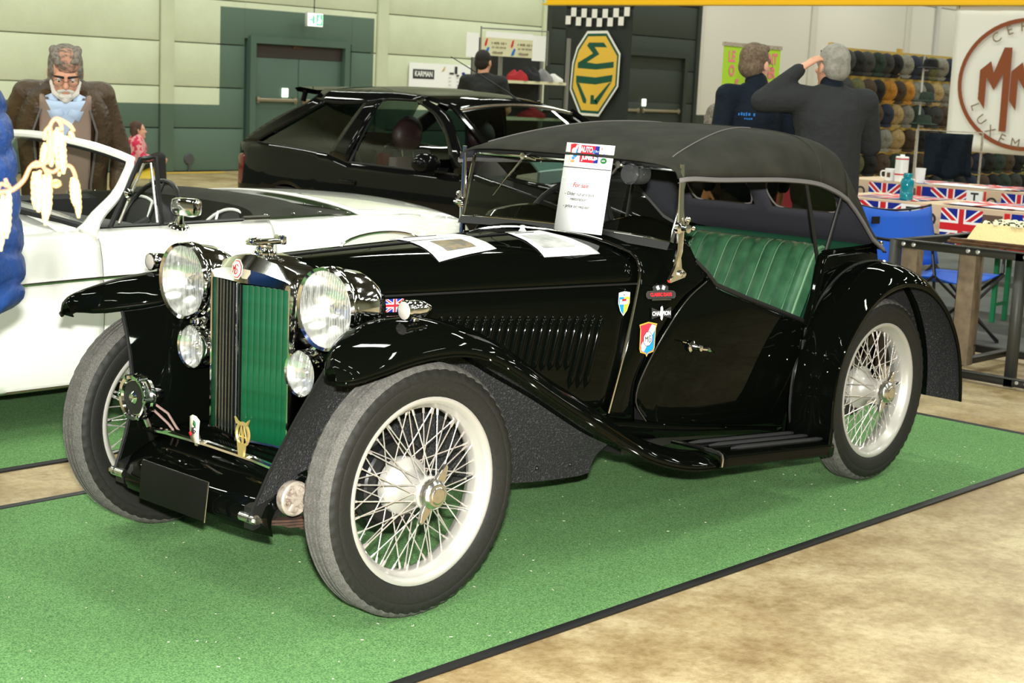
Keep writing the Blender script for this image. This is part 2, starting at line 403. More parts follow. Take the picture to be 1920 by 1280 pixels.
B().box((0, 0, .1), (.30, .06, .2), ch=.008).o('sign_box', 'lamp_housing', ex)
dx = Dec(((0, -.031, .1), (1, 0, 0), (0, 0, 1)), .001); dx.rect(-.14, -.09, .14, .09, 'sign_glow')
dx.rect(-.055, -.06, -.015, .06, 'sign_green').rect(.015, -.08, .135, .08, 'sign_green').poly([(.03, -.05), (.06, 0), (.045, .03), (.08, .03), (.12, -.01), (.09, -.06)], 'sign_glow').ell(.075, .05, .016, .016, 'sign_glow', 10)
dx.poly([(-.125, -.01), (-.08, -.01), (-.08, -.035), (-.058, 0), (-.08, .035), (-.08, .01), (-.125, .01)], 'sign_green'); dx.o('pictogram', ex)
B().tube([(0, 0, .2), (0, 0, 5.9)], .008, 6).o('hanging_rod', 'truss_grey', ex)
# yellow crane beam that carries the banners
bm_ = thing('overhead_beam', 'long yellow painted steel beam overhead carrying the two club banners', 'beam', (13.0, 4.4, 2.465))
g = B(); g.box((0, 0, .012), (.2, 12.5, .02)).box((0, 0, .14), (.03, 12.5, .25)).box((0, 0, .27), (.2, 12.5, .02)); g.o('girder', 'yellow_beam', bm_)
for yy in (-5.5, 0, 5.8): B().tube([(0, yy, .27), (0, yy, 5.53)], .02, 8).o('hanger_rod', 'truss_grey', bm_)
# vertical white pipe on the pale wall
struct(B().tube([(31.3, Y1-.04, 0), (31.3, Y1-.04, 8)], .06, 10).o('trim_1', 'lamp_housing'))
# roof trusses
for i, y in enumerate(range(-14, 15, 2)):
    struct(B().box(((X0+X1)/2, y, 7.85), (X1-X0, .14, .26)).o('trim_%d' % (i+10), 'truss_grey'))
lm = None
for x, y in LAMPS:
    if lm is None:
        g = B(); g.grid([[(sx*.17, yy, HZ-.40) if k == 0 else (sx*.09, yy, HZ-.30) for k, sx in ((0, -1), (1, -1), (1, 1), (0, 1))] for yy in (-1.22, 1.22)], cu=True, cap=True)
        g.tube([(0, -1, HZ-.3), (0, -1, 7.99)], .008, 6).tube([(0, 1, HZ-.3), (0, 1, 7.99)], .008, 6)
        lm = g.o('ceiling_luminaire', 'lamp_housing'); o = lm
    else: o = clone(lm)
    o.location = (x, y, 0); tag(o, 'long fluorescent strip lamp hung below the dark roof trusses', 'ceiling lamp', 'strip lamps under the roof')
# carpets
def carpet_mat():
    m = mat('carpet_green', s2l(46, 104, 44), .95, noise=(230, s2l(138, 188, 116), .3, .72, 5.0), bump=(330, 1.0, .008)); return m
carpet_mat()
mat('tape_black', (.006, .006, .006), .55)
def carpet(name, x0, x1, y0, y1, label):
    t = thing(name, label, 'carpet', ((x0+x1)/2, (y0+y1)/2, -.006)); w_, h_ = x1-x0, y1-y0
    B().box((0, 0, .003), (w_, h_, .006)).o('pile', 'carpet_green', t)
    for c, d in (((0, -h_/2-.01, .0045), (w_+.04, .034, .009)), ((0, h_/2+.01, .0045), (w_+.04, .034, .009)), ((-w_/2-.01, 0, .0045), (.034, h_, .009)), ((w_/2+.01, 0, .0045), (.034, h_, .009))):
        B().box(c, d, ch=.003).o('edge_strip', 'tape_black', t)
    return t
ca = carpet('carpet', -1.6, 3.70, -.915, 1.0, 'green exhibition carpet with black edging under the black vintage roadster')
carpet('carpet', -2.2, 4.2, 1.45, 3.6, 'green exhibition carpet under the white convertible')
fl_ = B(); random.seed(3)
for i in range(260):
    x, y = random.uniform(-1.5, 3.6), random.uniform(-.9, .95); a = random.uniform(0, pi); L = random.uniform(.003, .009)
    fl_.box((x, y, .001), (L, .0018, .0012), Matrix.Rotation(a, 3, 'Z'))
mat('lint', (.7, .68, .55), .9)
fl_.o('lint_specks', 'lint', ca, kind='stuff', loc=(-1.05, -.0425, .006))

hue('fitting_grey', 70, 72, 74, .6)
wfit = thing('wall_fitting', 'round dark grey fitting low on the grey-green wall beside the hatchback', 'wall fitting', (10.16, 14.69, 0)); B().lathe([(0, .02), (.07, .018), (.085, .0), (.085, -.01)], c=(0, 0, .17), ax=(0, -1, 0), n=24).o('cap', 'fitting_grey', wfit); B().tube([(0, -.004, .12), (0, -.004, -.004)], .02, 8).o('pipe', 'fitting_grey', wfit)
tag(B().box((10.1, 14.5, -.0055), (1.05, .12, .003)).o('floor_marking', 'yellow_beam'), 'faded yellow line painted on the floor along the grey-green wall', 'floor marking')
# ================================================================ BLACK VINTAGE ROADSTER  (x rearwards, y to the far side, origin under the front axle)
MG = thing('vintage_roadster', 'black vintage open two-seater with wire wheels, green grille slats and grey fabric roof', 'car')
# ---- wire wheels
def build_wheel():
    """hub at origin, axle along y, outboard towards -y"""
    OUT = (0, -1, 0)
    g = B(); g.lathe([(.254, .036), (.2585, .040), (.2585, .047), (.252, .0495), (.246, .047), (.240, .040), (.2365, .036), (.2345, .026), (.2255, .020), (.2235, .010), (.2235, 0), (.2235, -.010), (.2255, -.020), (.2345, -.026), (.2365, -.036), (.240, -.040), (.246, -.047), (.252, -.0495), (.2585, -.047), (.2585, -.04), (.254, -.036), (.236, -.02), (.228, 0), (.236, .02)], ax=OUT, n=72, cap=True)
    wh = g.o('wheel', 'silver_paint', sharp=50)
    # tyre
    prof = [(.246, .030, 0), (.256, .044, 0), (.270, .0525, 0), (.290, .0575, 0), (.3035, .0580, 0), (.306, .0567, 0), (.3085, .0580, 0), (.322, .0555, 0), (.326, .0545, 1), (.334, .0510, 1), (.3405, .0450, 1), (.3445, .0395, 1), (.346, .0350, 0)]
    grooves = [.026, .0105, -.0105, -.026]; top = []
    y = .0345
    for gq in grooves:
        top += [(.3485, gq+.0042, 0), (.3400, gq+.0034, 2), (.3400, gq-.0034, 2), (.3485, gq-.0042, 0)]
    P = prof+top+[(r, -h, k) for r, h, k in reversed(prof)]
    n = 168; R = []
    for i in range(n):
        a = 2*pi*i/n; ring = []; zz = .0022*(1 if (i//2) % 2 else -1)
        for r, h, k in P:
            rr_ = r-(.0028 if k == 1 and i % 3 == 0 else 0); hh = h+(zz if k == 2 else 0)
            if k == 1 and i % 3 == 0: hh -= .003*(1 if h > 0 else -1)
            ring.append((rr_*cos(a), -hh, rr_*sin(a)))
        R.append(ring)
    tb = B().grid(R, cv=True); m_ = len(P)
    tb.mi = [1 if P[(k % (m_-1))][0] > .333 and P[(k % (m_-1))+1][0] > .333 and not (P[(k % (m_-1))][2] == 2 and P[(k % (m_-1))+1][2] == 2) else 0 for k in range(len(tb.f))]
    tb.o('tyre', ['tyre', 'tyre_tread'], wh, sharp=40)
    B().lathe([(0, -.075), (.060, -.07), (.079, -.055), (.081, -.030), (.076, -.022), (.056, -.014), (.046, .002), (.041, .03), (.041, .052), (.047, .056), (.047, .064), (.03, .066), (0, .066)], ax=OUT, n=40).o('hub', 'silver_paint', wh, sharp=40)
    # knock-off nut with two ears
    g = B(); g.lathe([(.03, .060), (.041, .064), (.043, .078), (.040, .090), (.033, .097), (.031, .099), (.024, .099), (.022, .102), (.0, .103)], ax=OUT, n=8 if 0 else 32)
    for s_ in (1, -1):
        pts = [(.030, -.016), (.060, -.013), (.084, -.004), (.088, .003), (.082, .008), (.058, .014), (.030, .016)]
        c, q = cos(radians(58)), sin(radians(58))
        g.prism([(s_*(a*c-b*q), s_*(a*q+b*c)) for a, b in pts], .013, ((0, -.072, 0), (1, 0, 0), (0, 0, 1)))
    g.o('knock_off_nut', 'chrome_worn', wh, bevel=.003)
    B().lathe([(0, -.06), (.112, -.06), (.118, -.066), (.118, -.10), (.125, -.104), (.125, -.112), (.05, -.116), (0, -.116)], ax=OUT, n=40).o('brake_drum', 'black_satin', wh)
    # spokes: two rows, crossing left and right
    meshes = []
    for (r0, h0, r1, h1, da) in ((.043, .058, .2235, .012, .42), (.043, .058, .2235, .004, -.42), (.078, -.030, .2235, -.010, .50), (.078, -.030, .2235, -.002, -.50)):
        a = V((r0, -h0, 0)); e = V((r1*cos(da), -h1, r1*sin(da)))
        d = (e-a).normalized(); q = B(); q.tube([a, a+d*.015, e-d*.018, e], [.0021, .0019, .0019, .0021], 6).tube([e-d*.017, e], .0036, 6)
        meshes.append(q.mesh('spoke', 'spoke_steel'))
    for k, me in enumerate(meshes):
        nn = 15
        for i in range(nn):
            ob = bpy.data.objects.new('spoke', me); COL.objects.link(ob); ob.parent = wh
            ob.rotation_euler = (0, 2*pi*(i+.5*(k % 2)+.25*(k // 2))/nn, 0)
    B().tube([(.2145, -.01, 0), (.192, -.016, 0)], .0045, 8).o('valve_stem', 'rubber_trim', wh)
    return wh
WB = 2.388; TRK = .5715
w0 = build_wheel(); w0.parent = MG; w0.location = (0, -TRK, .35); w0.rotation_euler = (0, 0, -.0165)
for loc, rz in (((WB, -TRK, .35), 0), ((0, TRK, .35), pi-.0165), ((WB, TRK, .35), pi)):
    clone_tree(w0, MG, loc=loc, rot=(0, 0, rz))
# ---- body side function
YB = [(.9, .40), (1.02, .415), (1.14, .425), (1.25, .475), (1.4, .512), (1.6, .528), (2.0, .53), (2.3, .515), (2.5, .49), (2.62, .455)]
def yb(x, z):
    y = smooth_itp(YB, x)
    return y*(1-.11*((.62-z)/.36)**2) if z < .62 else y*(1-.10*((z-.62)/.34)**2)
def side_patch(name, G, s, m, off=0, thick=.012, **k):
    return B().grid([[(x, s*(yb(x, z)+off), z) for x, z in row] for row in G]).o(name, m, MG, solid=thick, off=-1 if s < 0 else -1, **k)
BX = lambda z: 1.02+(z-.396)*.247
# ---- bonnet
FR = [(0, .917), (.07, .914), (.13, .900), (.165, .880), (.183, .850), (.190, .815), (.192, .62), (.188, .42)]
RE = [(0, .946), (.17, .940), (.30, .922), (.375, .900), (.408, .868), (.418, .815), (.418, .60), (.405, .396)]
MD = [(0, .936), (.11, .930), (.20, .912), (.258, .890), (.288, .858), (.298, .815), (.300, .61), (.292, .405)]
def bonnet_ring(t):
    out = []
    for a, b_, c in zip(FR, MD, RE):
        xm = .5
        y = (a[0]*(1-t)*(1-2*t)+4*b_[0]*t*(1-t)+c[0]*t*(2*t-1)); z = (a[1]*(1-t)*(1-2*t)+4*b_[1]*t*(1-t)+c[1]*t*(2*t-1))
        out.append(V((-.03*(1-t)+BX(c[1])*t, y, z)))
    return out
for s in (-1, 1):
    rt, rs = [], []
    for i in range(21):
        R = bonnet_ring(i/20); R = [V((p.x, s*p.y, p.z)) for p in R]
        rt.append(cr([p for p in R[:6]], 16)); rs.append(cr(R[5:], 8))
    B().grid(rt).o('bonnet_top', 'black_paint', MG, solid=.008)
    sd = B().grid([[p+V((0, s*.001, 0)) for p in r] for r in rs]).o('bonnet_side', 'black_paint', MG, solid=.008)
    B().tube([r[-1]+V((0, s*.002, .001)) for r in rt], .0035, 6).o('bonnet_hinge', 'black_satin', MG)
    if s < 0:
        # louvres
        def louvre(L):
            R = []
            for i in range(11):
                t = i/10; w_ = sqrt(max(0, 1-(2*t-1)**8))
                R.append([(-.0125*cos(a)*w_ , -.014*sin(a)**.8*w_*(1 if a < 2.2 else .75) if sin(a) > 1e-6 else 0, -L*t) for a in [pi*j/7 for j in range(8)]])
            return B().grid(R).mesh('louvre', 'black_paint', sharp=60)
        lv = {1: louvre(.245), 0: louvre(.185)}
        for i in range(20):
            xt = .385+.0314*i; zt = .752-.0015*i
            t = (xt+.03)/(BX(zt)+.03); yy = -smooth_itp([(0, .190), (.5, .299), (1, .418)], t)
            ob = bpy.data.objects.new('louvre', lv[1 if i > 16 else 0]); COL.objects.link(ob); ob.parent = sd
            ob.location = (xt, yy-.0005, zt); ob.rotation_euler = (radians(-1.5), radians(14), radians(-13.2))
B().tube([bonnet_ring(i/20)[0]+V((0, 0, .001)) for i in range(21)], .004, 6).o('bonnet_hinge', 'black_satin', MG)
# chrome bead between bonnet and scuttle
bead = cr([p+V((.004, -.002, .002)) for p in [V((q.x, -q.y, q.z)) for q in reversed(bonnet_ring(1))]], 26)
B().tube(bead+[V((p.x, -p.y, p.z)) for p in reversed(bead[:-1])], .006, 8).o('scuttle_bead', 'chrome', MG)
# ---- scuttle
RB = [(1.165, None, .35), (1.145, None, .496), (1.216, None, .662), (1.30, None, .767), (1.405, None, .832), (1.365, None, .88), (1.315, .462, .955), (1.335, .385, .992), (1.355, .225, 1.012), (1.345, 0, .955)]
FB = [(.405, .385), (.415, .50), (.418, .66), (.418, .77), (.414, .835), (.400, .880), (.372, .902), (.30, .922), (.17, .940), (0, .946)]
for s in (-1, 1):
    rings = []
    A = [V((BX(z)+.008, y, z)) for y, z in FB]; Z = [V((x, y if y is not None else yb(x, z), z)) for x, y, z in RB]
    for i in range(12):
        t = i/11; ring = []
        for k, (a, b_) in enumerate(zip(A, Z)):
            p = a.lerp(b_, t)
            if k < 6: p.y = (1-t)*a.y+t*b_.y+.012*sin(pi*t)
            ring.append(V((p.x, s*p.y, p.z)))
        rings.append(cr(ring, 44))
    B().grid(rings).o('scuttle', 'black_paint', MG, solid=.01)
# moulding line on the scuttle side
B().tube([(1.145+.02*i, -(itp([(1.12, .427), (1.25, .487), (1.4, .521)], 1.145+.02*i)), .812+.001*i) for i in range(10)], .0022, 6).o('side_moulding', 'black_paint', MG)
# ---- doors
for s in (-1, 1):
    G = coons([(1.20, .352), (1.30, .333), (1.6, .292), (1.979, .236)], [(1.20, .352), (1.152, .42), (1.156, .496), (1.228, .662), (1.31, .763), (1.415, .828)], [(1.415, .828), (1.45, .79), (1.61, .737), (1.965, .630)], [(1.979, .236), (1.98, .45), (1.965, .630)], 26, 22)
    dr = side_patch('door', G, s, 'black_paint', .003, .03, bevel=.004)
    B().tube([V((x, s*(yb(x, z)+.0045), z)) for x, z in [r_[0] for r_ in G[:-1]]], .0022, 6).o('door_edge_bead', 'dark_metal', dr)
    h = s
    g = B(); c = V((1.352-.03, s*(yb(1.33, .60)+.006), .603))
    g.lathe([(.019, 0), (.02, .006), (.012, .011), (.008, .03), (.011, .034), (.010, .043), (0, .046)], c=c, ax=(0, s, 0), n=20)
    g.tube([c+V((0, s*.036, 0)), c+V((.03, s*.038, -.004)), c+V((.055, s*.036, -.012)), c+V((.088, s*.034, -.024))], [.0075, .009, .0075, .003], 8)
    g.tube([c+V((-.055, s*.004, .022)), c+V((-.022, s*.010, .012)), c], .003, 6)
    g.o('door_handle', 'chrome', dr)
    for hz in (.548, .352):
        g = B(); c = V((1.992, s*(yb(1.99, hz)+.004), hz))
        g.tube([c+V((0, s*.006, -.032)), c+V((0, s*.006, .032))], .0075, 8).box(c+V((-.022, s*.004, 0)), (.03, .008, .05), ch=.002).box(c+V((.022, s*.004, 0)), (.03, .008, .05), ch=.002)
        g.o('hinge', 'dark_metal', dr)
    B().tube([(x, s*(yb(x, z)-.006), z+.004) for x, z in [(1.36, .882), (1.41, .838), (1.45, .797), (1.61, .743), (1.80, .686), (1.962, .637)]], .0085, 8).o('cockpit_roll', 'black_satin', dr)
# sill below the doors
    G = coons([(1.02, .30), (1.5, .27), (1.99, .20)], [(1.02, .30), (1.03, .385)], [(1.03, .385), (1.2, .349), (1.6, .288), (1.99, .232)], [(1.99, .20), (1.99, .232)], 20, 3)
    side_patch('sill', G, s, 'black_paint', -.001)
# dark inner structure behind panel gaps
g = B()
for s in (-1, 1):
    G = coons([(1.05, .28), (2.05, .2)], [(1.05, .28), (1.2, .72)], [(1.2, .72), (1.42, .765), (2.05, .585)], [(2.05, .2), (2.05, .585)], 12, 6)
    g.grid([[(x, s*(yb(x, z)-.035), z) for x, z in row] for row in G])
g.o('inner_panel', 'black_satin', MG)
# ---- rear tub
def tub_ring(z, inset=0, n=30):
    xs = itp([(.2, 1.988), (.62, 1.988), (.83, 2.085), (.872, 2.14)], z)
    half = []
    for i in range(14):
        x = xs+(2.53-xs)*i/13; half.append((x, -(yb(x, z)-inset)))
    yk = yb(2.53, z)-inset; xe = 2.64-inset-(.87-z)*.02
    half += [(2.59, -yk+.012), (xe-.02, -yk+.05), (xe, -yk+.11), (xe, 0)]
    return [(x, y, z) for x, y in half]
ZS = [.2, .3, .4, .5, .62, .68, .74, .79, .83, .855, .872]
for nm, m_, ins in (('rear_body', 'black_paint', 0), ('interior_trim', 'green_trim', .022)):
    g = B(); R = [tub_ring(z, ins) for z in ZS]; g.grid([r+mirY(r[:-1])[::-1] for r in R]); g.o(nm, m_, MG, solid=.01 if not ins else .004)
top = [V(p)+V((0, .011, .002)) for p in tub_ring(.872)]
edge = [V((1.985, -(yb(1.985, .62)-.011), .62)), V((2.035, -(yb(2.03, .72)-.011), .72)), V((2.082, -(yb(2.08, .825)-.011), .825)), V((2.105, -(yb(2.1, .856)-.01), .858))]+top
B().tube(edge+[V((p.x, -p.y, p.z)) for p in reversed(edge[:-1])], .011, 8).o('body_rim', 'black_paint', MG)
# fuel tank and spare-wheel bracket behind the tub
g = B(); g.box((2.74, 0, .55), (.16, .80, .50), ch=.03); g.o('fuel_tank', 'black_paint', MG)
# ---- rear wings
def rear_wing(s):
    C_ = (WB, .35)
    path = [(-188, .455, .452), (-180, .458, .45), (-160, .462, .448), (-140, .468, .43), (-120, .472, .42), (-100, .475, .412), (-85, .476, .408), (-70, .478, .412), (-50, .488, .425), (-30, .505, .45), (-15, .522, .475), (0, .540, .50), (10, .553, .522)]
    R = []; inner = []
    pts = cr([(a, r, l) for a, r, l in path], 44)
    for p in pts:
        a = radians(p.x); ca, sa = cos(a), -sin(a)
        tail = max(0, (p.x+30)/40)
        def at(y, r): return V((C_[0]+ca*r, s*y, C_[1]+sa*r))
        rc, rl = p.y, p.z
        sec = [at(.505, rc-.006), at(.535, rc+.006), at(.585, rc+.006), at(.635, rc-.006), at(.675, (rc*.55+rl*.45)), at(.698, rl+.008), at(.702, rl), at(.698, rl-.004)]
        R.append(cr(sec, 14)); inner.append(at(.524, rc+.009))
    # front foot drops straight to the running board
    foot = [[V((1.935+(p.x-R[0][0].x), p.y, .205)) for p in R[0]]]
    B().grid(foot+R).o('rear_wing', 'black_paint', MG, solid=.006, off=0)
    B().grid([[V((p.x+(WB-p.x)*.02, p.y, p.z+(.35-p.z)*.03)) for p in r[2:13]] for r in foot+R]).o('wing_underside', 'black_under', MG)
    B().tube([V((1.952, s*.525, .21))]+inner[:-2], .0045, 6).o('wing_bead', 'dark_metal', MG)
    B().grid([[V((C_[0]+cos(radians(p.x))*r_, s*.505, C_[1]-sin(radians(p.x))*r_)) for r_ in (.30, .36, .42, p.y-.004)] for p in pts[14:]]).o('arch_panel', 'black_under', MG)
    B().tube([r[-2] for r in foot+R], .0055, 8).o('wing_lip', 'black_paint', MG)
for s in (-1, 1): rear_wing(s)
# ---- front wings, valances, running boards
CREST = [(-.335, .727), (-.325, .744), (-.31, .756), (-.27, .773), (-.224, .787), (-.151, .803), (-.037, .815), (.06, .808), (.167, .782), (.255, .749), (.329, .710), (.393, .670), (.49, .615), (.64, .536), (.766, .462), (.888, .393), (1.025, .335), (1.16, .295), (1.26, .278)]
OUTER = [(-.335, .686), (-.31, .692), (-.25, .706), (-.14, .727), (-.005, .733), (.09, .722), (.185, .690), (.265, .648), (.405, .568), (.565, .480), (.74, .385), (.91, .308), (1.10, .256), (1.26, .238)]
INW = [(-.335, .585), (-.31, .555), (-.27, .515), (-.21, .475), (-.1, .405), (.2, .36), (.6, .40), (.9, .43), (1.1, .455), (1.26, .49)]
YC = [(-.335, .61), (-.31, .59), (-.27, .565), (-.2, .54), (.3, .54), (.8, .56), (1.26, .60)]
YO = [(-.335, .635), (-.325, .66), (-.30, .680), (-.26, .692), (-.2, .70), (1.26, .70)]
WX = [-.335, -.332, -.325, -.31, -.29, -.26]+[-.22+.045*i for i in range(34)]
def front_wing(s):
    R = []; lip = []; inn = []
    for x in WX:
        zc, zo = smooth_itp(CREST, x), smooth_itp(OUTER, x); yi, yc, yo = smooth_itp(INW, x), smooth_itp(YC, x), smooth_itp(YO, x)
        zi = zc-smooth_itp([(-.335, .035), (-.30, .06), (-.25, .075), (-.15, .08), (.0, .05), (.2, .04), (1.3, .04)], x)
        sec = [(yi, zi), (yi+(yc-yi)*.16, zi+(zc-zi)*.55), (yi+(yc-yi)*.5, zc-.010), (yc, zc), (yc+(yo-yc)*.45, zc-.012*((zc-zo)/.08)), (yc+(yo-yc)*.80, zc+(zo-zc)*.42), (yo-.004, zc+(zo-zc)*.80), (yo, zo)]
        sec = cr([(0, a, b_) for a, b_ in sec], 16)
        R.append([V((x, s*p.y, p.z)) for p in sec]); lip.append(R[-1][-1]+V((0, -s*.003, -.001))); inn.append(R[-1][0])
    nose = [r*1 for r in [[V((p.x+.008, p.y, min(p.z, .690)-.004)) for p in R[0]]]]
    B().grid(nose+R).o('front_wing', 'black_paint', MG, solid=.005, off=-1 if s < 0 else -1)
    B().grid([[V((p.x, p.y-s*.004*0, p.z-.010)) for p in r[1:-1]] for r in R[1:]]).o('wing_underside', 'black_under', MG)
    B().tube(lip, .005, 8).o('wing_lip', 'black_paint', MG)
    return inn
# the inner valance drops from the wing to the chassis: gloss outside the engine bay, sealed on the wheel side
def valance(s, inn):
    low = [(-.335, .318, .262), (-.22, .318, .262), (-.1, .322, .27), (.1, .33, .30), (.4, .335, .25), (.7, .345, .205), (.95, .36, .19), (1.02, .37, .20)]
    tab_y = [(x, y) for x, y, z in low]; tab_z = [(x, z) for x, y, z in low]
    rows, rows2 = [], []
    for p in inn:
        if p.x > 1.0: break
        if p.x < -.221: continue
        yl, zl = smooth_itp(tab_y, p.x), smooth_itp(tab_z, p.x); r = []
        wq = max(0, min(1, (.12-p.x)/.33)); xl = p.x-.135*wq
        q = V((xl, s*yl, zl))
        for i in range(9):
            t = i/8; c = p.lerp(q, t); c.y -= s*(.018+.022*wq)*sin(pi*t); c.x += .022*wq*sin(pi*t); r.append(c)
        rows.append(r)
    B().grid(rows).o('valance', 'black_under', MG)
    B().grid([[c+V((0, -s*.006, 0)) for c in r] for r in rows]).o('valance_inner', 'black_paint', MG)
    B().tube([c+V((-.003, 0, 0)) for c in rows[0]], .005, 6).o('valance_edge', 'black_satin', MG)
    # bolt heads along the lower flange
    for x in (.45, .6, .75, .9):
        yl, zl = smooth_itp(tab_y, x), smooth_itp(tab_z, x)
        B().lathe([(.007, 0), (.007, .005), (.004, .008), (0, .008)], c=(x, s*(yl+.004), zl+.045), ax=(0, s, .1), n=10).o('bolt', 'black_satin', MG)
for s in (-1, 1):
    inn = front_wing(s); valance(s, inn)
    # running board with three tread strips
    g = B(); prof = [(.495, .288), (.60, .288), (.685, .284), (.698, .277), (.702, .265), (.700, .240), (.69, .232)]
    R = []
    for i in range(18):
        x = 1.255+(1.955-1.255)*i/17; dz = -.058*(i/17)
        R.append([V((x, s*y, z+dz)) for y, z in prof])
    rb = g.grid(R).o('running_board', 'black_paint', MG, solid=.006)
    for k, y in enumerate((.545, .60, .66)):
        pts = [(1.29+.04*k+(1.945-1.29-.04*k)*i/12, s*y, .288-.058*((1.29+.04*k+(1.945-1.29-.04*k)*i/12)-1.255)/.7+.002) for i in range(13)]
        B().tube(pts, [.004]+[.0085]*11+[.004], 8).o('tread_strip', 'tread', rb)
    B().tube([(1.262, s*y, z+.003) for y, z in prof], .005, 6).o('board_joint', 'chrome_worn', rb)
mat('frosted', (.36, .34, .30), .35, coat=.4)
mat('plate_black', (.004, .0045, .003), .6, spec=.2)
mat('motor_black', (.03, .032, .032), .5, noise=(60, (.3, .3, .3), .62, .75))
mat('spring_rust', s2l(62, 48, 40), .7, noise=(40, s2l(96, 66, 50), .4, .8)); mat('shock_alloy', s2l(186, 174, 160), .4, metal=.4, noise=(50, s2l(120, 100, 86), .5, .75))
hue('cable', 128, 104, 96, .6)
# ---- radiator
def rx(y): return -.152+.036*min(1, abs(y)/.18)
OUTL = [(-.187, .388), (-.187, .60), (-.187, .80), (-.187, .866), (-.183, .882), (-.168, .895), (-.10, .914), (-.04, .926), (0, .931), (.04, .926), (.10, .914), (.168, .895), (.183, .882), (.187, .866), (.187, .80), (.187, .60), (.187, .388)]
INL = [(-.174, .392), (-.174, .60), (-.174, .80), (-.174, .838), (-.172, .845), (-.15, .847), (-.10, .849), (-.04, .850), (0, .850), (.04, .850), (.10, .849), (.15, .847), (.172, .845), (.174, .838), (.174, .80), (.174, .60), (.174, .392)]
g = B(); rings = []
def topback(z): return .030*max(0, (z-.85)/.08)**1.3
rings.append([V((rx(y)+.030, y, z)) for y, z in INL]); rings.append([V((rx(y)-.002, y, z)) for y, z in INL])
mid = [((a+c)/2, (b_+d)/2) for (a, b_), (c, d) in zip(OUTL, INL)]
rings.append([V((rx(y)-.004+topback(z)*.4, y, z)) for y, z in mid])
rings.append([V((rx(y)+.004+topback(z), y*.985, z-.003)) for y, z in OUTL]); rings.append([V((rx(y)+.016+topback(z), y, z)) for y, z in OUTL])
rings.append([V((-.004, y, z-.004)) for y, z in OUTL]); rings.append([V((.0, y*.97, z-.012)) for y, z in OUTL])
rad = g.grid(rings).o('radiator_shell', 'chrome', MG, sharp=28)
g = B()
for s in (-1, 1): g.grid([[V((rx(s*.187*t)+d, s*.187*t, z)) for d, z in ((0, .402), (-.004, .397), (-.004, .385), (.03, .382))] for t in (0, .5, 1)])
g.o('lower_rail', 'chrome', rad)
B().tube([(-.158, 0, .395), (-.158, 0, .62), (-.158, 0, .85)], .006, 8).o('centre_bar', 'chrome', rad)
B().box((-.085, 0, .62), (.01, .34, .47)).o('radiator_core', 'black_satin', rad)
for s in (-1, 1):
    me = None
    for i in range(8):
        y = s*(.012+.0205*i)
        if me is None:
            q = B(); R3 = Matrix.Rotation(radians(s*50), 3, 'Z')
            q.m = 0; q.box((0, 0, 0), (.0275, .0032, .447), R3, ch=.0008)
            q.m = 1; q.tube([R3 @ V((-.0140, 0, -.2235)), R3 @ V((-.0140, 0, .2235))], .0022, 6)
            me = q.mesh('grille_slat', ['grille_green', 'chrome_worn' if s > 0 else 'grille_green'])
        ob = bpy.data.objects.new('grille_slat', me); COL.objects.link(ob); ob.parent = rad; ob.location = (rx(y)+.013, y+s*.006, .6205)
# octagon badge
hue('badge_red', 190, 28, 40, .25); hue('badge_cream', 236, 224, 200, .3)
def mg_letters(d, cx, cy, sc, m):
    """the two octagon letters drawn as strokes"""
    L = [[(-.62, -.5), (-.62, .42)], [(-.62, .42), (-.34, -.05)], [(-.34, -.05), (-.08, .5)], [(-.08, .5), (-.08, -.62)]]
    G_ = [[(.62, .40), (.42, .60), (.22, .60)], [(.16, .60), (.16, -.55)], [(.16, -.55), (.40, -.62), (.64, -.38), (.64, .02), (.38, .02)]]
    for q in L+G_: d.line([(cx+a*sc, cy+b_*sc) for a, b_ in q], sc*.16, m)
def octo(cx, cy, rx_, ry_): return [(cx+rx_*cos(radians(22.5+45*i)), cy+ry_*sin(radians(22.5+45*i))) for i in range(8)]
bd = Dec(((-.162, 0, .889), (0, -1, 0), (.12, 0, .993)), .0012); bd.poly(octo(0, 0, .026, .030), 'badge_cream').poly(octo(0, 0, .0225, .0265), 'badge_red').poly(octo(0, 0, .0195, .0235), 'badge_cream'); mg_letters(bd, 0, 0, .022, 'badge_red')
bd.o('octagon_badge', rad)
g = B(); g.lathe([(.034, .915), (.034, .932), (.028, .936), (.024, .945), (.026, .955), (0, .957)], c=(-.068, 0, 0), n=24)
g.box((-.068, 0, .962), (.115, .034, .015), ch=.005).box((-.012, 0, .966), (.014, .044, .026), ch=.004).box((-.105, 0, .970), (.03, .02, .010), ch=.003)
g.o('radiator_cap', 'chrome', rad)
# ---- lamps
def lens_mat():
    m = bpy.data.materials.new('lens'); m.use_nodes = True; t = m.node_tree; b = t.nodes['Principled BSDF']; MATS['lens'] = m
    b.inputs['Base Color'].default_value = (.9, .92, .88, 1); b.inputs['Roughness'].default_value = .12; b.inputs['Metallic'].default_value = .25
    tc = N(t, 'ShaderNodeTexCoord'); wv = N(t, 'ShaderNodeTexWave', Scale=34.0, Distortion=2.2); wv.bands_direction = 'Y'
    t.links.new(tc.outputs['Object'], wv.inputs['Vector']); bp = N(t, 'ShaderNodeBump', Strength=.6, Distance=.006)
    t.links.new(wv.outputs['Fac'], bp.inputs['Height']); t.links.new(bp.outputs['Normal'], b.inputs['Normal'])
    tr = N(t, 'ShaderNodeBsdfTransparent'); mx = N(t, 'ShaderNodeMixShader'); mx.inputs[0].default_value = .2
    out = [n for n in t.nodes if n.type == 'OUTPUT_MATERIAL'][0]
    t.links.new(tr.outputs[0], mx.inputs[1]); t.links.new(b.outputs[0], mx.inputs[2]); t.links.new(mx.outputs[0], out.inputs[0])
lens_mat()
mat('reflector', (.85, .85, .82), .2, metal=1)
